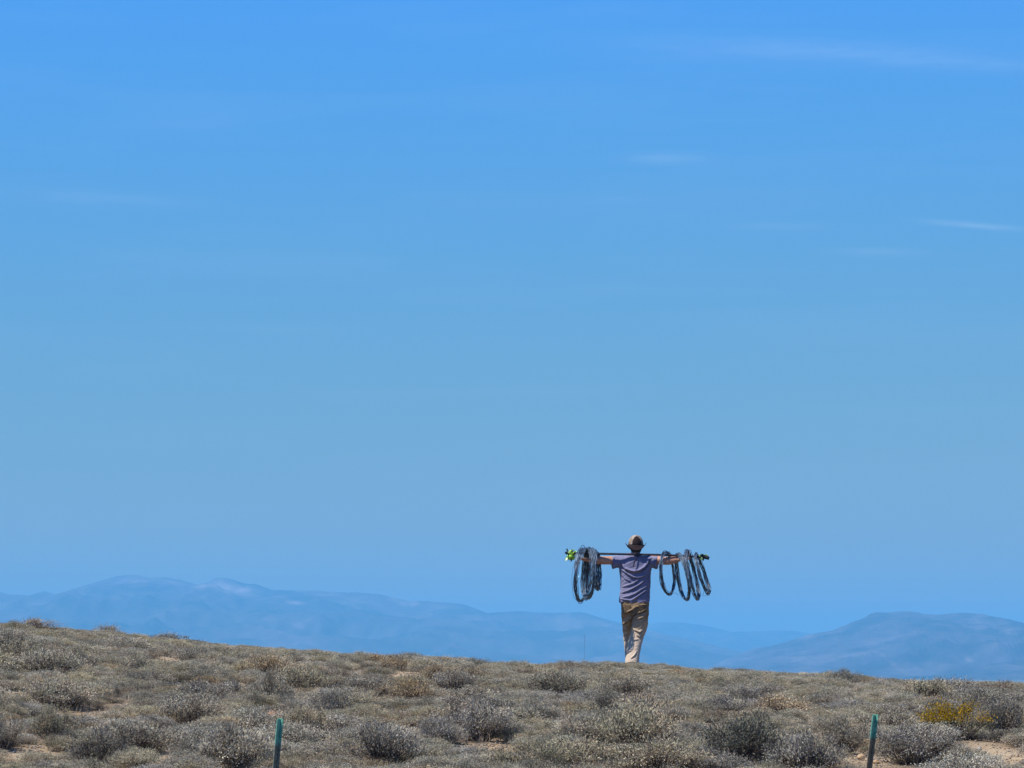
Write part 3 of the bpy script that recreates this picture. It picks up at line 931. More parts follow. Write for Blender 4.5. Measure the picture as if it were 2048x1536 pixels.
# (e) pale stones one can pick out
M_STONE = mat("pale_stone", (0.6, 0.55, 0.46), 0.9, 0.2)
noisy(M_STONE, (0.42, 0.36, 0.28), (0.72, 0.68, 0.60), 14, bump=0.5, bump_scale=30)
for (px, py, wpx, lab) in STONES:
    g = ground_at(px, py)
    r0 = wpx / F_PX * g.y / 2
    bm = bmesh.new(); bmesh.ops.create_icosphere(bm, subdivisions=2, radius=1)
    sd = random.random() * 50
    for v in bm.verts:
        k = 1 + 0.28 * noise.noise(v.co * 1.3 + Vector((sd, 0, 0))) + 0.1 * noise.noise(v.co * 4 + Vector((0, sd, 0)))
        v.co = Vector((v.co.x * 1.0, v.co.y * 0.85, v.co.z * 0.62)) * k * r0
    me = bpy.data.meshes.new("stone"); bm.to_mesh(me); bm.free()
    mm = M_STONE
    if "orange" in lab:
        mm = mat("orange_stone", (0.27, 0.15, 0.085), 0.95, 0.1)
    if "tan stone" in lab:
        mm = bpy.data.materials.get("tan_stone") or mat("tan_stone", (0.40, 0.27, 0.15), 0.95, 0.1)
    o = link("stone", me, mm, loc=(g.x, g.y, g.z + r0 * 0.45))
    o.rotation_euler = (0, 0, random.uniform(0, 6))
    tag(o, lab, "stone", "pale stones on the slope")


# ------------------------------------------------------------------ fence posts
def post_mat(name, split, low1, low2):
    m = mat(name, (0.03, 0.22, 0.16), 0.38, 0.5)
    t = m.node_tree; N = t.nodes.new; L = t.links.new; B = t.nodes['Principled BSDF']
    tcn = N("ShaderNodeTexCoord"); sp = N("ShaderNodeSeparateXYZ"); L(tcn.outputs['Object'], sp.inputs[0])
    n = N("ShaderNodeTexNoise"); n.inputs['Scale'].default_value = 60; n.inputs['Detail'].default_value = 4; L(tcn.outputs['Object'], n.inputs['Vector'])
    ad = N("ShaderNodeMath"); ad.operation = 'MULTIPLY_ADD'; L(n.outputs[0], ad.inputs[0]); ad.inputs[1].default_value = 0.03; L(sp.outputs[2], ad.inputs[2])
    mr = N("ShaderNodeMapRange"); mr.inputs['From Min'].default_value = split; mr.inputs['From Max'].default_value = split + 0.03
    L(ad.outputs[0], mr.inputs[0])
    r = N("ShaderNodeValToRGB"); r.color_ramp.elements[0].color = (*low1, 1); r.color_ramp.elements[1].color = (*low2, 1)
    r.color_ramp.elements[0].position = 0.35; r.color_ramp.elements[1].position = 0.65; L(n.outputs[0], r.inputs[0])
    g = N("ShaderNodeValToRGB"); g.color_ramp.elements[0].color = (0.08, 0.28, 0.18, 1); g.color_ramp.elements[1].color = (0.17, 0.45, 0.32, 1)
    g.color_ramp.elements[0].position = 0.35; g.color_ramp.elements[1].position = 0.65; L(n.outputs[0], g.inputs[0])
    mx = N("ShaderNodeMix"); mx.data_type = 'RGBA'; L(mr.outputs[0], mx.inputs[0]); L(r.outputs[0], mx.inputs[6]); L(g.outputs[0], mx.inputs[7])
    L(mx.outputs[2], B.inputs['Base Color'])
    mr2 = N("ShaderNodeMapRange"); mr2.inputs['To Min'].default_value = 0.75; mr2.inputs['To Max'].default_value = 0.33
    L(mr.outputs[0], mr2.inputs[0]); L(mr2.outputs[0], B.inputs['Roughness'])
    return m


def bar_mesh(name, x0, x1, y0, y1, z0, z1, bev=0.001):
    bm = bmesh.new(); bmesh.ops.create_cube(bm, size=1)
    for v in bm.verts:
        v.co = ((x0 + x1) / 2 + v.co.x * (x1 - x0), (y0 + y1) / 2 + v.co.y * (y1 - y0), (z0 + z1) / 2 + v.co.z * (z1 - z0))
    bmesh.ops.bevel(bm, geom=list(bm.edges), offset=bev, segments=2, affect='EDGES')
    me = bpy.data.meshes.new(name); bm.to_mesh(me); bm.free()
    return me


def t_post(tp, bt, Y, green_px, low1, low2, label, turn):
    top, low = at(*tp, Y), at(*bt, Y)
    axis = (top - low).normalized()
    gz = float(terrain(low.x - 0.04, Y))
    foot = low + axis * ((gz - 0.25 - low.z) / axis.z)
    Lh = (top - foot).length
    root = empty("fence_post", foot)
    q = Vector((0, 0, 1)).rotation_difference(axis)
    root.rotation_mode = 'QUATERNION'
    root.rotation_quaternion = q @ Matrix.Rotation(turn, 3, 'Z').to_quaternion()
    m = post_mat("post_paint", Lh - green_px / F_PX * Y, low1, low2)
    # flange faces away along +y of the post, the stem stands out of its middle towards -y
    link("flange", bar_mesh("flange", -0.0175, 0.0175, 0, 0.005, 0, Lh), m, root)
    link("stem", bar_mesh("stem", -0.0026, 0.0026, -0.030, -0.0003, 0, Lh - 0.004), m, root)
    z = Lh - 0.05
    while z > 0.15:
        link("stud", bar_mesh("stud", -0.010, 0.010, 0.0055, 0.012, z - 0.009, z + 0.009, 0.002) if z > Lh - 0.06 else bpy.data.meshes["stud"], m, root, loc=None if z > Lh - 0.06 else (0, 0, z - (Lh - 0.05)))
        z -= 0.054
    tag(root, label, "fence post", "green steel fence posts")
    return root


t_post((561, 1437), (552, 1536), 24.0, 52, (0.12, 0.13, 0.085), (0.22, 0.23, 0.16), "green topped steel fence post on the left, lower part dull olive", math.radians(-33))
for me in list(bpy.data.meshes):
    if me.name.startswith("stud"): me.name = "stud_first"
t_post((1751, 1429), (1738, 1536), 24.0, 48, (0.14, 0.105, 0.06), (0.27, 0.21, 0.12), "green topped steel fence post on the right, lower part rusty brown", math.radians(-33))

#PERSON
# ------------------------------------------------------------------ the walker
SP = F_PX / PERSON_Y
P0 = at(1268, 1336, PERSON_Y)


def pz(px, py, y=0.0):
    """Photograph pixel to the walker's own metres (x right, y away, z up from the feet)."""
    return np.array([(px - 1268) / SP, y, (1336 - py) / SP])


def sweep(C, R, up=(0, 1, 0), n=20, exp=2.0, caps=True):
    """Closed tube through centres C with half axes R (side, other)."""
    C = np.array(C, dtype=float); R = np.array(R, dtype=float)
    k = len(C)
    # resample smoothly
    t = np.arange(k); tt = np.linspace(0, k - 1, (k - 1) * 4 + 1)

    def cub(A):
        out = []
        for q in tt:
            i = min(int(q), k - 2); f = q - i
            p0, p1, p2, p3 = A[max(i - 1, 0)], A[i], A[i + 1], A[min(i + 2, k - 1)]
            out.append(0.5 * (2 * p1 + (p2 - p0) * f + (2 * p0 - 5 * p1 + 4 * p2 - p3) * f * f + (3 * p1 - p0 - 3 * p2 + p3) * f ** 3))
        return np.array(out)
    C, R = cub(C), cub(R)
    T = unit(np.gradient(C, axis=0))
    side = unit(np.cross(T, np.array(up, dtype=float)))
    oth = np.cross(side, T)
    a = np.linspace(0, 2 * math.pi, n, endpoint=False)
    ca, sa = np.cos(a), np.sin(a)
    ca = np.sign(ca) * np.abs(ca) ** (2 / exp); sa = np.sign(sa) * np.abs(sa) ** (2 / exp)
    V = C[:, None] + R[:, 0, None, None] * ca[None, :, None] * side[:, None] + R[:, 1, None, None] * sa[None, :, None] * oth[:, None]
    m = len(C)
    V = V.reshape(-1, 3)
    F = []
    for i in range(m - 1):
        for j in range(n):
            F.append((i * n + j, i * n + (j + 1) % n, (i + 1) * n + (j + 1) % n, (i + 1) * n + j))
    if caps:
        V = np.vstack([V, C[0], C[-1]])
        for j in range(n):
            F.append((m * n, (j + 1) % n, j)); F.append((m * n + 1, (m - 1) * n + j, (m - 1) * n + (j + 1) % n))
    return V, F


def ball(c, r, n=12):
    c = np.array(c); V, F = [], []
    for i in range(n + 1):
        ph = math.pi * i / n
        for j in range(n * 2):
            th = math.pi * j / n
            V.append(c + np.array([r[0] * math.sin(ph) * math.cos(th), r[1] * math.sin(ph) * math.sin(th), r[2] * math.cos(ph)]))
    for i in range(n):
        for j in range(n * 2):
            a, b = i * n * 2 + j, i * n * 2 + (j + 1) % (n * 2)
            F.append((a, b, b + n * 2, a + n * 2))
    return np.array(V), F


def fuse(name, pieces, voxel, smooth=4, displace=None):
    """Join closed pieces into one continuous skin."""
    V, F, off = [], [], 0
    for v, f in pieces:
        V.append(v); F += [tuple(i + off for i in q) for q in f]; off += len(v)
    V = np.vstack(V)
    me = bpy.data.meshes.new(name + "_raw"); me.from_pydata(V.tolist(), [], F)
    bm = bmesh.new(); bm.from_mesh(me); bmesh.ops.remove_doubles(bm, verts=bm.verts, dist=1e-5); bmesh.ops.recalc_face_normals(bm, faces=bm.faces); bm.to_mesh(me); bm.free()
    o = bpy.data.objects.new(name + "_raw", me); COL.objects.link(o)
    m = o.modifiers.new("r", 'REMESH'); m.mode = 'VOXEL'; m.voxel_size = voxel; m.adaptivity = 0
    if smooth:
        m = o.modifiers.new("s", 'SMOOTH'); m.factor = 0.5; m.iterations = smooth
    dg = bpy.context.evaluated_depsgraph_get(); dg.update()
    out = bpy.data.meshes.new_from_object(o.evaluated_get(dg))
    bpy.data.objects.remove(o); bpy.data.meshes.remove(me)
    n = len(out.vertices)
    co = np.empty(n * 3, dtype=np.float32); out.vertices.foreach_get('co', co); co = co.reshape(-1, 3)
    if displace is not None:
        no = np.empty(n * 3, dtype=np.float32); out.vertices.foreach_get('normal', no); no = no.reshape(-1, 3)
        co = co + displace(co.astype(float), no.astype(float))
        out.vertices.foreach_set('co', co.astype(np.float32).ravel())
    out.polygons.foreach_set('use_smooth', np.ones(len(out.polygons), dtype=bool))
    out.update()
    out.name = name
    return out


def fold(co, no, line, width, depth, back=True):
    """Height of a cloth fold along a polyline given in photograph pixels; raised above it, sunk just below it."""
    L_ = np.array([pz(*q)[[0, 2]] for q in line])
    P = co[:, [0, 2]]
    best = np.full(len(co), 1e9); sgn = np.zeros(len(co))
    tpos = np.zeros(len(co)); tot = len(L_) - 1
    for i in range(tot):
        a, b = L_[i], L_[i + 1]
        ab = b - a; l2 = (ab ** 2).sum()
        t = np.clip(((P - a) @ ab) / l2, 0, 1)
        c = a + t[:, None] * ab
        d = P - c; dist = np.hypot(d[:, 0], d[:, 1])
        cr = ab[0] * (P[:, 1] - a[1]) - ab[1] * (P[:, 0] - a[0])
        u = dist < best
        best = np.where(u, dist, best); sgn = np.where(u, np.sign(cr), sgn); tpos = np.where(u, (i + t) / tot, tpos)
    if L_[-1][0] < L_[0][0]: sgn = -sgn
    s = best * sgn
    taper = np.sin(np.clip(tpos, 0, 1) * math.pi) ** 0.5 * 0.8 + 0.2
    h = depth * (np.exp(-((s - width) / width) ** 2) - 1.1 * np.exp(-((s + 0.5 * width) / (0.6 * width)) ** 2))
    h = h * taper
    if back: h = h * np.clip(-no[:, 1] * 1.6, 0, 1)
    return h


def wrinkle(co, freq, amp, seed, rot=0.5, stretch=3.0):
    c, s = math.cos(rot), math.sin(rot)
    u = co[:, 0] * c + co[:, 2] * s; v = -co[:, 0] * s + co[:, 2] * c
    return amp * vnoise(u * freq / stretch + co[:, 1] * freq * 0.4, v * freq + co[:, 1] * freq * 0.3, seed, 3)


person = empty("person", P0)
tag(person, "person in violet shirt, khaki trousers and cream hat walking away with arms spread wide", "person")

# --- body: one continuous skin
HX = 0.030
L_SH, R_SH = pz(1238, 1121), pz(1303, 1121)
pole_z = lambda px: 1108.5 + (px - 1200) * (6.0 / 215) - 1.0


def hand(wrist, sgn, curl_y):
    """Palm and five separate fingers reaching outwards under the pole and curling over it."""
    out = []
    w_ = np.array(wrist)
    palm_end = w_ + np.array([sgn * 0.085, 0.0, 0.008])
    out.append(sweep([w_ - np.array([sgn * 0.03, 0, 0]), w_ + np.array([sgn * 0.02, 0, 0]), w_ + np.array([sgn * 0.05, 0, 0.004]), palm_end], [(0.028, 0.025), (0.038, 0.024), (0.043, 0.021), (0.041, 0.016)], up=(0, 0, 1), n=14))
    for i, (fy, ln) in enumerate(((-0.031, 0.066), (-0.011, 0.078), (0.010, 0.072), (0.030, 0.055))):
        b = palm_end + np.array([-sgn * 0.018, fy, 0.0])
        p1 = b + np.array([sgn * (0.02 + ln * 0.40), fy * 0.1, -0.002])
        p2 = p1 + np.array([sgn * ln * 0.30, 0.002, 0.014])
        p3 = p2 + np.array([sgn * ln * 0.10, 0.002, 0.024])
        out.append(sweep([b, (b + p1) / 2, p1, p2, p3], [(0.0105, 0.0105), (0.0105, 0.0105), (0.010, 0.010), (0.009, 0.009), (0.007, 0.007)], up=(0, 0, 1) if abs(sgn) else None, n=8))
    tb = w_ + np.array([sgn * 0.022, -0.030, 0.002])
    t1 = tb + np.array([sgn * 0.028, -0.026, 0.010]); t2 = t1 + np.array([sgn * 0.026, -0.004, 0.022]); t3 = t2 + np.array([sgn * 0.012, 0.010, 0.020])
    out.append(sweep([tb, t1, t2, t3], [(0.014, 0.014), (0.012, 0.012), (0.0105, 0.0105), (0.008, 0.008)], up=(0, 0, 1), n=8))
    return out


arms_y = -0.045
r_wr = pz(1359, 1120, -0.10); l_wr = pz(1171, 1119.5, -0.10)
body_parts = [
    sweep([pz(1268, 1222), pz(1269, 1205), pz(1269, 1180), pz(1270, 1150), pz(1270, 1128), pz(1271, 1116), pz(1271.5, 1108, 0.01)],
          [(0.165, 0.105), (0.165, 0.105), (0.150, 0.098), (0.170, 0.105), (0.185, 0.10), (0.12, 0.08), (0.065, 0.065)], n=28, exp=2.3),
    sweep([pz(1271, 1122, 0.0), pz(1271.5, 1112, 0.008), pz(1272, 1104, 0.02), pz(1272, 1094, 0.03)], [(0.075, 0.07), (0.066, 0.066), (0.064, 0.066), (0.066, 0.07)], n=20),
    ball([HX, 0.030, 1.735], (0.077, 0.098, 0.098)), ball([HX, 0.055, 1.668], (0.060, 0.070, 0.060)),
    ball([HX, 0.098, 1.628], (0.030, 0.028, 0.024)), ball([HX, 0.132, 1.690], (0.013, 0.020, 0.024)), ball([HX, 0.122, 1.706], (0.009, 0.014, 0.030)),
    ball([HX - 0.079, 0.022, 1.695], (0.010, 0.019, 0.032)), ball([HX + 0.079, 0.022, 1.695], (0.010, 0.019, 0.032)),
    ball([HX, 0.112, 1.647], (0.024, 0.014, 0.006)), ball([HX, 0.110, 1.732], (0.050, 0.014, 0.010)),
    # arms
    sweep([pz(1262, 1124), R_SH, pz(1320, 1121.5, -0.03), pz(1336, 1122.5, arms_y - 0.02), pz(1348, 1121, -0.08), r_wr],
          [(0.07, 0.07), (0.066, 0.066), (0.056, 0.059), (0.052, 0.057), (0.047, 0.050), (0.030, 0.027)], up=(0, 0, 1), n=18),
    sweep([pz(1278, 1124), L_SH, pz(1220, 1121.5, -0.03), pz(1203, 1121.5, arms_y - 0.02), pz(1188, 1120.5, -0.08), l_wr],
          [(0.07, 0.07), (0.066, 0.066), (0.056, 0.059), (0.052, 0.057), (0.047, 0.050), (0.030, 0.027)], up=(0, 0, 1), n=18),
    # legs
    sweep([pz(1281, 1212, 0), pz(1281, 1238, 0.0), pz(1277, 1272, 0.01), pz(1270, 1292, -0.055), pz(1265, 1318, -0.14), pz(1264.5, 1329, -0.165)],
          [(0.095, 0.10), (0.082, 0.088), (0.058, 0.062), (0.055, 0.060), (0.040, 0.045), (0.040, 0.045)], n=18),
    sweep([pz(1258, 1212, 0), pz(1256, 1238, 0.14), pz(1256, 1254, 0.23), pz(1256, 1272, 0.30), pz(1257, 1292, 0.29), pz(1260, 1316, 0.27), pz(1260.5, 1330, 0.26)],
          [(0.085, 0.10), (0.070, 0.080), (0.060, 0.070), (0.050, 0.056), (0.048, 0.054), (0.038, 0.042), (0.038, 0.042)], n=18),
    sweep([pz(1264.5, 1331, -0.225), pz(1265, 1331.5, -0.135), pz(1266, 1333, -0.005), pz(1266, 1334, 0.035)], [(0.034, 0.04), (0.038, 0.04), (0.042, 0.026), (0.03, 0.016)], up=(0, 0, 1), n=14),
    sweep([pz(1260.5, 1331, 0.20), pz(1260.5, 1331.5, 0.29), pz(1260, 1333, 0.42), pz(1260, 1334, 0.46)], [(0.034, 0.04), (0.038, 0.04), (0.042, 0.026), (0.03, 0.016)], up=(0, 0, 1), n=14),
]
body_parts += hand(r_wr, 1, 0) + hand(l_wr, -1, 0)
skin = mat("skin", (0.42, 0.20, 0.125), 0.55, 0.35)
noisy(skin, (0.42, 0.20, 0.125), (0.54, 0.29, 0.19), 30, bump=0.15, bump_scale=120, bdist=0.002)
body_me = fuse("body", body_parts, 0.0055, 3)
link("body", body_me, skin, person)
# face
for sx_ in (-1, 1):
    v, f = ball([HX + sx_ * 0.031, 0.1125, 1.712], (0.0125, 0.011, 0.0105), 8)
    me = bpy.data.meshes.new("eye"); me.from_pydata(v.tolist(), [], f)
    link("eye", me, bpy.data.materials.get("eye_white") or mat("eye_white", (0.7, 0.68, 0.64), 0.2, 0.5), person)
v, f = ball([HX, 0.1225, 1.654], (0.023, 0.008, 0.0055), 8)
me = bpy.data.meshes.new("mouth"); me.from_pydata(v.tolist(), [], f)
link("mouth", me, mat("lips", (0.30, 0.10, 0.08), 0.5, 0.4), person)

# --- hair, short, at the back and sides
hair = mat("dark_hair", (0.035, 0.020, 0.014), 0.7, 0.3)
noisy(hair, (0.02, 0.012, 0.009), (0.06, 0.035, 0.024), 60, bump=0.8, bump_scale=140, bdist=0.004)
hv = fuse("hair", [ball([HX, 0.012, 1.735], (0.090, 0.102, 0.098)), ball([HX, 0.0, 1.690], (0.096, 0.090, 0.060)), ball([HX, -0.008, 1.655], (0.084, 0.075, 0.050)), ball([HX, -0.012, 1.625], (0.073, 0.062, 0.035))], 0.006, 3,
          lambda c, n: n * (0.004 * vnoise(c[:, 0] * 90 + c[:, 1] * 40, c[:, 2] * 60, 5, 2))[:, None])
link("hair", hv, hair, person)

# --- shirt
shirt_rings = [(1206, 1238.5, 1299.5, .125), (1203, 1238, 1300, .128), (1196, 1239, 1300.5, .126), (1185, 1240.5, 1300.5, .12), (1170, 1241, 1301, .118), (1155, 1240.5, 1302, .12),
               (1142, 1239, 1303, .122), (1132, 1238, 1304, .12), (1123, 1239, 1303, .112), (1116, 1244, 1298, .10), (1112, 1252, 1290, .085), (1109, 1260.5, 1283, .074)]
C = [pz((a + b) / 2, p, 0.0) for p, a, b, d in shirt_rings]; R = [((b - a) / 2 / SP, d) for p, a, b, d in shirt_rings]
shirt_parts = [
    sweep(C, R, n=36, exp=2.5),
    sweep([pz(1262, 1125), pz(1290, 1124), pz(1302, 1124), pz(1310, 1124.5, -0.015), pz(1315.5, 1125, -0.025)],
          [(0.085, 0.075), (0.095, 0.085), (0.088, 0.084), (0.078, 0.083), (0.074, 0.086)], up=(0, 0, 1), n=22),
    sweep([pz(1278, 1125), pz(1251, 1124), pz(1240, 1124), pz(1231, 1124.5, -0.015), pz(1224.5, 1125, -0.025)],
          [(0.085, 0.075), (0.095, 0.085), (0.088, 0.084), (0.078, 0.083), (0.074, 0.086)], up=(0, 0, 1), n=22),
]


def shirt_disp(c, n):
    h = np.zeros(len(c))
    for line, w_, d_ in (
            ([(1243, 1131), (1248, 1139), (1258, 1143.5), (1268, 1146), (1279, 1143.5), (1288, 1138), (1296, 1129), (1301, 1120)], 0.016, 0.030),
            ([(1245, 1143), (1254, 1150), (1266, 1157), (1276, 1158), (1290, 1153)], 0.014, 0.020),
            ([(1243, 1152), (1250, 1160), (1262, 1166)], 0.012, 0.010),
            ([(1245, 1176), (1256, 1173), (1268, 1169), (1279, 1160), (1290, 1154)], 0.012, 0.014),
            ([(1244, 1188), (1256, 1184), (1268, 1178), (1280, 1171), (1291, 1162)], 0.013, 0.018),
            ([(1246, 1197), (1258, 1195), (1270, 1190), (1282, 1182), (1296, 1174)], 0.013, 0.018),
            ([(1262, 1203), (1274, 1196), (1285, 1188), (1297, 1180)], 0.011, 0.013),
            ([(1240, 1201), (1250, 1203), (1262, 1203)], 0.010, 0.010),
            ([(1288, 1118), (1293, 1126), (1296, 1138)], 0.010, 0.010),
            ([(1237, 1122), (1244, 1128), (1248, 1136)], 0.010, 0.008),
            ([(1300, 1140), (1296, 1156), (1298, 1172)], 0.012, 0.010),
            ([(1306, 1116), (1309, 1124), (1309, 1134)], 0.008, 0.007),
            ([(1230, 1116), (1228, 1124), (1229, 1133)], 0.008, 0.007)):
        h += fold(c, n, line, w_, d_)
    h += wrinkle(c, 26, 0.005, 8, 0.5, 3.5) + wrinkle(c, 55, 0.002, 9, 0.2, 2.5)
    hem = np.clip((0.935 - c[:, 2]) / 0.05, 0, 1)
    h += hem * 0.012 * np.sin(c[:, 0] * 48 + c[:, 1] * 31 + 1.0)
    d = n * h[:, None]
    # the hem hangs unevenly; the sleeve mouths sag
    d[:, 2] += np.where(c[:, 2] < 0.96, -0.010 * np.sin(c[:, 0] * 14 + 0.6) , 0)
    sl = np.clip((np.abs(c[:, 0] - 0.01) - 0.24) / 0.08, 0, 1) * (c[:, 2] < 1.47)
    d[:, 2] -= 0.018 * sl
    return d


shirt_mat = mat("violet_cotton", (0.15, 0.15, 0.23), 0.9, 0.15)
noisy(shirt_mat, (0.155, 0.150, 0.230), (0.215, 0.208, 0.30), 7, detail=6, bump=0.35, bump_scale=45, bdist=0.006)
shirt = link("shirt", fuse("shirt", shirt_parts, 0.0062, 5, shirt_disp), shirt_mat, person)
cv_ = [pz(1276.5, 1110.5, -0.098), pz(1274.5, 1114, -0.118), pz(1271.5, 1119, -0.132), pz(1269, 1124, -0.143), pz(1267.4, 1130, -0.152), pz(1267.0, 1135.5, -0.160)]
v, f = sweep(cv_, [(0.009, 0.006)] * 5 + [(0.007, 0.005)], up=(0, 1, 0), n=8)
me = bpy.data.meshes.new("strap"); me.from_pydata(v.tolist(), [], f)
st = link("strap", me, mat("dark_cord", (0.015, 0.015, 0.03), 0.7, 0.2), person)
st['label'] = "short dark strap hanging down the back of the shirt"

# --- trousers
tr_parts = [
    sweep([pz(1269.5, 1196), pz(1270, 1204), pz(1270.5, 1213), pz(1271, 1222), pz(1270, 1230)], [(.196, .118), (.196, .125), (.192, .132), (.180, .122), (.13, .095)], n=32, exp=2.5),
    sweep([pz(1282, 1210, 0), pz(1281.5, 1222, -.005), pz(1280.5, 1238, .0), pz(1279, 1254, .005), pz(1275, 1268, .01), pz(1272, 1280, -.015), pz(1269, 1292, -.055), pz(1266, 1305, -.10), pz(1264, 1318, -.14), pz(1263.5, 1329, -.165)],
          [(.110, .120), (.116, .122), (.113, .115), (.108, .105), (.098, .098), (.094, .095), (.094, .094), (.095, .092), (.096, .090), (.100, .095)], n=26, exp=2.2),
    sweep([pz(1256.5, 1210, 0), pz(1256.5, 1222, .05), pz(1256.5, 1238, .14), pz(1256.5, 1254, .23), pz(1256.5, 1272, .30), pz(1257, 1284, .29), pz(1257.5, 1298, .285), pz(1259, 1314, .27), pz(1260, 1329, .26)],
          [(.100, .120), (.096, .112), (.086, .100), (.074, .092), (.064, .080), (.058, .078), (.052, .076), (.052, .078), (.056, .082)], n=26, exp=2.2),
]


def tr_disp(c, n):
    h = np.zeros(len(c))
    for line, w_, d_ in (
            ([(1247, 1250), (1252, 1245), (1258, 1238), (1266, 1231), (1273, 1226)], 0.011, 0.034),
            ([(1246, 1228), (1254, 1225), (1264, 1222), (1273, 1216)], 0.016, 0.032),
            ([(1272, 1229), (1282, 1226), (1293, 1220)], 0.011, 0.016),
            ([(1271, 1240), (1280, 1238), (1290, 1234)], 0.010, 0.014),
            ([(1273, 1216), (1284, 1212), (1294, 1212)], 0.010, 0.010),
            ([(1272, 1263), (1279, 1266), (1285, 1262)], 0.012, 0.020),
            ([(1274, 1272), (1279, 1275), (1284, 1272)], 0.010, 0.014),
            ([(1263, 1258), (1268, 1262), (1273, 1262)], 0.010, 0.008),
            ([(1262, 1278), (1268, 1282), (1276, 1281)], 0.012, 0.009),
            ([(1262, 1318), (1268, 1313), (1273, 1305)], 0.011, 0.012),
            ([(1254, 1306), (1260, 1303), (1266, 1296)], 0.010, 0.007),
            ([(1247, 1262), (1252, 1260), (1258, 1256)], 0.010, 0.010),
            ([(1247, 1272), (1252, 1271), (1257, 1267)], 0.009, 0.010),
            ([(1249, 1281), (1253, 1280), (1257, 1277)], 0.009, 0.010)):
        h += fold(c, n, line, w_, d_) * 1.1
    h += (wrinkle(c, 24, 0.007, 28, 0.25, 2.4) + wrinkle(c, 50, 0.003, 29, -0.2, 2.0)) * np.clip(c[:, 2] * 2.2, 0.35, 1)
    return n * h[:, None]


tm = mat("khaki_cotton", (0.3, 0.24, 0.16), 0.92, 0.15)
t = tm.node_tree; N = t.nodes.new; L = t.links.new; B = t.nodes['Principled BSDF']
tcn = N("ShaderNodeTexCoord"); sp = N("ShaderNodeSeparateXYZ"); L(tcn.outputs['Object'], sp.inputs[0])
n = N("ShaderNodeTexNoise"); n.inputs['Scale'].default_value = 11; n.inputs['Detail'].default_value = 6; n.inputs['Roughness'].default_value = 0.65; L(tcn.outputs['Object'], n.inputs['Vector'])
ad = N("ShaderNodeMath"); ad.operation = 'MULTIPLY_ADD'; L(n.outputs[0], ad.inputs[0]); ad.inputs[1].default_value = -0.7; L(sp.outputs[2], ad.inputs[2])
rr_ = N("ShaderNodeValToRGB")
rr_.color_ramp.elements[0].position = 0.0; rr_.color_ramp.elements[0].color = (0.54, 0.415, 0.29, 1)
rr_.color_ramp.elements[1].position = 0.45; rr_.color_ramp.elements[1].color = (0.215, 0.145, 0.08, 1)
L(ad.outputs[0], rr_.inputs[0]); L(rr_.outputs[0], B.inputs['Base Color'])
n2 = N("ShaderNodeTexNoise"); n2.inputs['Scale'].default_value = 50; L(tcn.outputs['Object'], n2.inputs['Vector'])
bp = N("ShaderNodeBump"); bp.inputs['Strength'].default_value = 0.3; bp.inputs['Distance'].default_value = 0.006; L(n2.outputs[0], bp.inputs['Height']); L(bp.outputs[0], B.inputs['Normal'])
trousers = link("trousers", fuse("trousers", tr_parts, 0.0062, 4, tr_disp), tm, person)
# back pockets, sewn on
for (x0, x1, y0, y1) in ((1248, 1262, 1211, 1222), (1277, 1291, 1211, 1223)):
    bm = bmesh.new(); bmesh.ops.create_grid(bm, x_segments=8, y_segments=8, size=0.5)
    cx_, cy_ = (x0 + x1) / 2, (y0 + y1) / 2
    for v in bm.verts:
        q = pz(cx_ + v.co.x * (x1 - x0), cy_ - v.co.y * (y1 - y0))
        xr = (q[0] - 0.018) / 0.196
        yy_ = -0.142 * max(0.05, 1 - abs(xr) ** 2.5) ** (1 / 2.5) - 0.004
        v.co = (q[0], yy_, q[2])
    g_ = bmesh.ops.solidify(bm, geom=list(bm.faces), thickness=0.004)
    me = bpy.data.meshes.new("pocket"); bm.to_mesh(me); bm.free()
    link("pocket", me, tm, person)

# --- boots
boot = mat("brown_leather", (0.10, 0.06, 0.035), 0.7, 0.3)
for (bx_, by_) in ((1264.5, -0.135), (1260.3, 0.29)):
    c0 = pz(bx_, 1336)[0]
    v = fuse("boot", [sweep([(c0, by_ - 0.09, .05), (c0, by_ - 0.02, .05), (c0, by_ + .08, .045), (c0, by_ + .17, .035), (c0, by_ + .195, .03)], [(.040, .046), (.046, .048), (.050, .040), (.046, .030), (.03, .02)], up=(0, 0, 1), n=18),
                      sweep([(c0, by_ - 0.045, .04), (c0, by_ - 0.04, .10), (c0, by_ - .03, .16)], [(.044, .05), (.046, .052), (.048, .052)], n=18)], 0.006, 3)
    b_ = link("boot", v, boot, person)
    sl_, sf_ = sweep([(c0, by_ - 0.13, .008), (c0, by_ - 0.05, .008), (c0, by_ + .06, .008), (c0, by_ + .16, .010), (c0, by_ + .205, .014)], [(.030, .010), (.044, .010), (.048, .010), (.050, .010), (.03, .008)], up=(0, 0, 1), n=14)
    me = bpy.data.meshes.new("sole"); me.from_pydata(sl_.tolist(), [], sf_)
    link("sole", me, bpy.data.materials.get("rubber") or mat("rubber", (0.03, 0.025, 0.02), 0.8, 0.2), b_)

# --- hat: cream crown, dark brim turned up at the sides, dark panel at the back
cream = mat("cream_canvas", (0.52, 0.46, 0.37), 0.9, 0.15)
noisy(cream, (0.16, 0.12, 0.085), (0.38, 0.31, 0.235), 16, bump=0.4, bump_scale=60, bdist=0.005)
dark_cloth = mat("dark_hat_cloth", (0.022, 0.013, 0.012), 0.9, 0.15)
HC = np.array([HX, 0.022])


def dome(u, ph, grow=0.0):
    """Point on the crown: u 0 at the rim .. 1 at the top, ph angle (ph = -90 deg is the back)."""
    r = (1 - u ** 2.6) ** 0.5 if u < 1 else 0.0
    r = r * (1 - 0.06 * u)
    dent = 1 - 0.05 * math.sin(3 * ph + 1) * u * (1 - u) * 2
    return np.array([HC[0] + (0.106 + grow) * r * dent * math.cos(ph), HC[1] + (0.122 + grow) * r * dent * math.sin(ph), 1.706 + (0.140 + grow) * u])


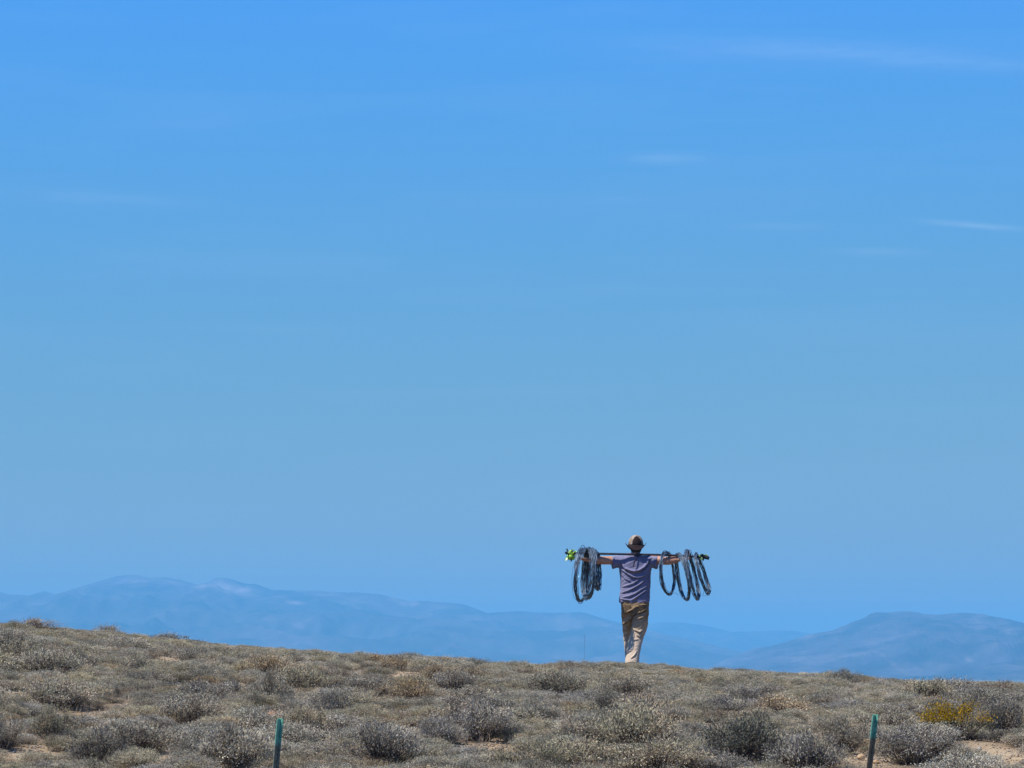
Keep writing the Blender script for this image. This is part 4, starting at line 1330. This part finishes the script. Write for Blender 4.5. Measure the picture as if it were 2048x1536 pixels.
NP, NU = 40, 12
V, F = [], []
for i in range(NU + 1):
    for j in range(NP):
        V.append(dome(i / NU, 2 * math.pi * j / NP))
for i in range(NU):
    for j in range(NP):
        F.append((i * NP + j, i * NP + (j + 1) % NP, (i + 1) * NP + (j + 1) % NP, (i + 1) * NP + j))
hat = bpy.data.meshes.new("hat"); hat.from_pydata([tuple(map(float, q)) for q in V], [], F)
for p in hat.polygons: p.use_smooth = True
hat_o = link("hat", hat, cream, person)
m = hat_o.modifiers.new("thick", 'SOLIDIFY'); m.thickness = 0.004; m.offset = -1
V, F = [], []
for i in range(6):
    for j in range(NP * 2):
        ph = math.pi * j / NP
        t_ = i / 5
        sidew = abs(math.cos(ph)) ** 2
        frontw = max(0, math.sin(ph))
        wdt = 0.044 + 0.020 * frontw + 0.012 * max(0, -math.sin(ph))
        r0x, r0y = 0.104, 0.120
        x = HC[0] + (r0x + wdt * t_ * (0.9)) * math.cos(ph); y = HC[1] + (r0y + wdt * t_) * math.sin(ph)
        z = 1.707 + t_ * (0.030 * sidew - 0.078 * (1 - sidew)) - 0.016 * math.sin(math.pi * t_) + 0.003 * math.sin(5 * ph)
        V.append((x, y, z))
for i in range(5):
    for j in range(NP * 2):
        a, b = i * NP * 2 + j, i * NP * 2 + (j + 1) % (NP * 2)
        F.append((a, b, b + NP * 2, a + NP * 2))
brim = bpy.data.meshes.new("brim"); brim.from_pydata(V, [], F)
for p in brim.polygons: p.use_smooth = True
brim_o = link("brim", brim, dark_cloth, hat_o)
m = brim_o.modifiers.new("thick", 'SOLIDIFY'); m.thickness = 0.004; m.offset = 0
V, F = [], []
nu_, nv_ = 12, 10
for i in range(nv_ + 1):
    u = 0.02 + 0.80 * i / nv_
    w_ = 0.62 * math.sqrt(max(0.0, 1 - (i / nv_) ** 2.4)) + 0.02
    for j in range(nu_ + 1):
        ph = -math.pi / 2 + 0.12 + w_ * (j / nu_ * 2 - 1)
        V.append(dome(u, ph, 0.004))
for i in range(nv_):
    for j in range(nu_):
        a = i * (nu_ + 1) + j
        F.append((a, a + 1, a + nu_ + 2, a + nu_ + 1))
pn = bpy.data.meshes.new("back_panel"); pn.from_pydata([tuple(map(float, q)) for q in V], [], F)
for p in pn.polygons: p.use_smooth = True
pn_o = link("back_panel", pn, dark_cloth, hat_o)
m = pn_o.modifiers.new("thick", 'SOLIDIFY'); m.thickness = 0.003; m.offset = 0

# ------------------------------------------------------------------ the pole across the shoulders
BAR_Y = -0.118
dark_steel = mat("dark_steel", (0.022, 0.022, 0.035), 0.5, 0.4, 0.4)
noisy(dark_steel, (0.015, 0.016, 0.028), (0.05, 0.04, 0.04), 25, bump=0.3, bump_scale=60, bdist=0.003)


def bar_pt(px, y=BAR_Y):
    return pz(px, 1108.5 + (px - 1200) * 0.019 if px < 1330 else 1111.0 + (px - 1330) * 0.055, y)


p_c = bar_pt(1270)
pole = empty("carrying_pole", P0 + Vector(p_c.tolist()))
tag(pole, "dark pole lying across the walker's shoulders behind the neck", "pole")


def local(pts, origin):
    return [np.array(p) - origin for p in pts]


cpts = [bar_pt(q) for q in (1146, 1165, 1190, 1215, 1245, 1270, 1300, 1330, 1355, 1380, 1400, 1412)]
v, f = sweep(local(cpts, p_c), [(0.0155, 0.0155)] * len(cpts), up=(0, 0, 1), n=10)
me = bpy.data.meshes.new("shaft"); me.from_pydata(v.tolist(), [], f)
for p in me.polygons: p.use_smooth = True
link("shaft", me, dark_steel, pole)
v, f = sweep(local([pz(1400, 1114, BAR_Y), pz(1408, 1114.5, BAR_Y), pz(1413, 1116, BAR_Y), pz(1418, 1118, BAR_Y)], p_c), [(.02, .02), (.026, .026), (.030, .028), (.024, .022)], up=(0, 0, 1), n=10)
me = bpy.data.meshes.new("end_cap"); me.from_pydata(v.tolist(), [], f)
link("end_cap", me, dark_steel, pole)


# ------------------------------------------------------------------ tape bundles tied to the pole ends
def ribbon(pts, width, r):
    """A crumpled strip of tape along pts."""
    pts = np.array(pts); k = len(pts)
    T = unit(np.gradient(pts, axis=0)); b = unit(np.cross(T, unit(r.normal(size=3))[None, :] + r.normal(size=(k, 3)) * 0.25))
    V = np.stack([pts - b * width / 2, pts + b * width / 2], 1).reshape(-1, 3)
    F = [(2 * i, 2 * i + 1, 2 * i + 3, 2 * i + 2) for i in range(k - 1)]
    return V, F


def bundle(name, px, py, spread, cols, label, seed, loops):
    r = np.random.default_rng(seed)
    c = pz(px, py, BAR_Y)
    root = empty(name, P0 + Vector(c.tolist()))
    tag(root, label, "tape")
    bm = bmesh.new(); bmesh.ops.create_icosphere(bm, subdivisions=3, radius=1)
    for v in bm.verts:
        k = 0.75 + 0.5 * noise.noise(v.co * 1.7 + Vector((seed, 0, 0))) + 0.25 * noise.noise(v.co * 5)
        v.co = Vector((v.co.x * spread[0] * 0.8, v.co.y * 0.055, v.co.z * spread[1] * 0.8)) * k
    me = bpy.data.meshes.new("knot"); bm.to_mesh(me); bm.free()
    link("knot", me, cols[0], root)
    for q in range(loops):
        a0 = r.uniform(0, 6.28); k = 9
        e = np.array([math.cos(a0) * spread[0], r.normal() * 0.03, math.sin(a0) * spread[1]]) * r.uniform(0.7, 1.15)
        side = r.normal(size=3) * 0.02
        s = np.linspace(0, 1, k)[:, None]
        pts = np.sin(s * math.pi * 0.75) * e + s * (1 - s) * side * 3 + r.normal(size=(k, 3)) * 0.004
        V, F = ribbon(pts, r.uniform(0.025, 0.045), r)
        me = bpy.data.meshes.new("ribbon"); me.from_pydata(V.tolist(), [], F)
        o = link("ribbon", me, cols[q % len(cols)], root)
        m = o.modifiers.new("thick", 'SOLIDIFY'); m.thickness = 0.002
    return root


lime = mat("lime_tape", (0.42, 0.72, 0.06), 0.45, 0.4)
palet = mat("pale_tape", (0.72, 0.80, 0.50), 0.45, 0.4)
dgreen = mat("dark_green_tape", (0.02, 0.05, 0.03), 0.6, 0.3)
olive = mat("olive_tape", (0.16, 0.27, 0.10), 0.7, 0.3)
bundle("tape_bundle", 1141, 1111.5, (0.085, 0.10), [lime, dgreen, lime, palet], "crumpled bright lime green tape tied to the left end of the pole", 3, 15)
bundle("tape_bundle", 1406, 1113.5, (0.055, 0.036), [dgreen, olive, olive, dgreen, palet], "dark green wad tied near the right end of the pole", 8, 9)

# ------------------------------------------------------------------ coils of barbed wire hung over pole and arms
wire = mat("dark_wire", (0.07, 0.09, 0.11), 0.48, 0.5, 0.3)
noisy(wire, (0.03, 0.046, 0.07), (0.14, 0.20, 0.26), 14, detail=5)


def coil(top, bot, hw, n, thick, seed, label, flip=1, tip=1.0, fan=0.5, tail=None):
    r = np.random.default_rng(seed)
    T0 = pz(*top, BAR_Y); B0 = pz(*bot, BAR_Y)
    org = (bar_pt((top[0])))
    root = empty("wire_coil", P0 + Vector(org.tolist()))
    tag(root, label, "wire coil", "coils of wire hung on the pole")
    mid = (T0 + B0) / 2; axis = (T0 - B0) / 2
    R = np.linalg.norm(axis)
    sx_ = hw / SP; sy_ = math.sqrt(max(0.01, (R * 0.84) ** 2 - sx_ ** 2))
    lat = np.array([sx_, flip * sy_, 0])
    K = 56
    th = np.linspace(0, 2 * math.pi, K, endpoint=False)
    paths, radii, barb_V, barb_F, off = [], [], [], [], 0
    for q in range(n):
        o1 = r.normal() * thick * 0.7; o2 = r.normal() * thick * 0.75; o3 = r.normal() * thick * 0.9; o4 = r.normal() * thick * fan
        dr = r.normal() * 0.010
        ph = r.uniform(0, 6.28, 4); am = r.normal(size=4)
        wob = 0.005 * (am[0] * np.sin(th * 2 + ph[0]) + am[1] * np.sin(th * 3 + ph[1]) + 0.6 * am[2] * np.sin(th * 5 + ph[2]) + 0.4 * am[3] * np.sin(th * 9 + ph[3]))
        w2 = 0.0055 * (am[1] * np.sin(th * 2 + ph[2]) + am[3] * np.sin(th * 4 + ph[0]))
        bunch = 0.55 + 0.45 * np.abs(np.sin(th)) ** 0.7        # strands gather on the pole and at the bottom
        s_ = np.sin(th) * (1 - 0.20 * tip * np.cos(th))
        c_ = np.cos(th)
        P = mid[None] + axis[None] * (c_ * (1 + dr / R))[:, None] + lat[None] * (s_ * (1 + o3 * 2.0))[:, None]
        nrm = unit(np.cross(axis, lat))
        P = P + nrm[None] * ((o1 * bunch + wob))[:, None] + unit(lat)[None] * ((o2 * bunch + w2))[:, None] * 0.8
        P[:, 2] += np.where(c_ > 0.6, (c_ - 0.6) * o2 * 0.9, 0)
        P[:, 0] += o4 * np.clip(c_ + 0.2, 0, 1.0) ** 1.5
        P = P - org
        paths.append(np.vstack([P, P[:1]])); radii.append(np.full(K + 1, 0.0032) * r.uniform(0.75, 1.3))
        for g in range(2):
            i = r.integers(0, K); pc_ = P[i]
            for _ in range(2):
                d = unit(r.normal(size=3)) * 0.016
                e = unit(np.cross(d, r.normal(size=3))) * 0.0022
                barb_V += [pc_ - d - e, pc_ - d + e, pc_ + d + e, pc_ + d - e]; barb_F.append((off, off + 1, off + 2, off + 3)); off += 4
    V, F = tubes(paths, radii, 5)
    me = mesh_np("strands", V, F, smooth=True)
    o = link("strands", me, wire, root); o['kind'] = 'stuff'
    bme = mesh_np("barbs", np.array(barb_V), np.array(barb_F))
    o = link("barbs", bme, wire, root); o['kind'] = 'stuff'
    if tail is not None:
        pts = [pz(a, b, BAR_Y - 0.1) - org for a, b in tail]
        tv, tf = tubes([np.array(pts)], [np.full(len(pts), 0.0028)], 5)
        link("loose_end", mesh_np("loose_end", tv, tf), wire, root)
    return root


coil((1167, 1098), (1160, 1203), 13.5, 30, 0.020, 1, "leftmost and widest wire coil hanging by the walker's left hand", 1, 0.4, 1.1)
coil((1180, 1099), (1174, 1198), 9, 34, 0.024, 2, "wire coil second from the left, between the widest and the shortest one", -1, 0.5, 0.9)
coil((1192, 1104), (1196, 1179), 5, 30, 0.024, 3, "short dense wire coil on the left, nearest the walker's left elbow", 1, 0.3, 0.4)
coil((1330, 1105), (1337, 1190), 14.5, 20, 0.016, 4, "open round wire coil nearest the walker's right elbow", 1, 0.0, 0.7, tail=[(1330, 1180), (1344, 1189), (1350, 1186), (1356, 1192)])
coil((1357, 1109), (1373, 1200), 8.0, 20, 0.016, 5, "wire coil second from the walker's right elbow", -1, 0.5, 0.7)
coil((1374, 1102), (1395, 1200), 8.0, 26, 0.019, 6, "wire coil with the highest top, third from the walker's right elbow", 1, 0.5, 0.7)
coil((1392, 1108), (1417, 1189), 7.0, 22, 0.018, 7, "outermost wire coil at the right end of the pole", 1, 0.5, 0.6, tail=[(1408, 1180), (1404, 1192), (1412, 1193), (1416, 1190)])
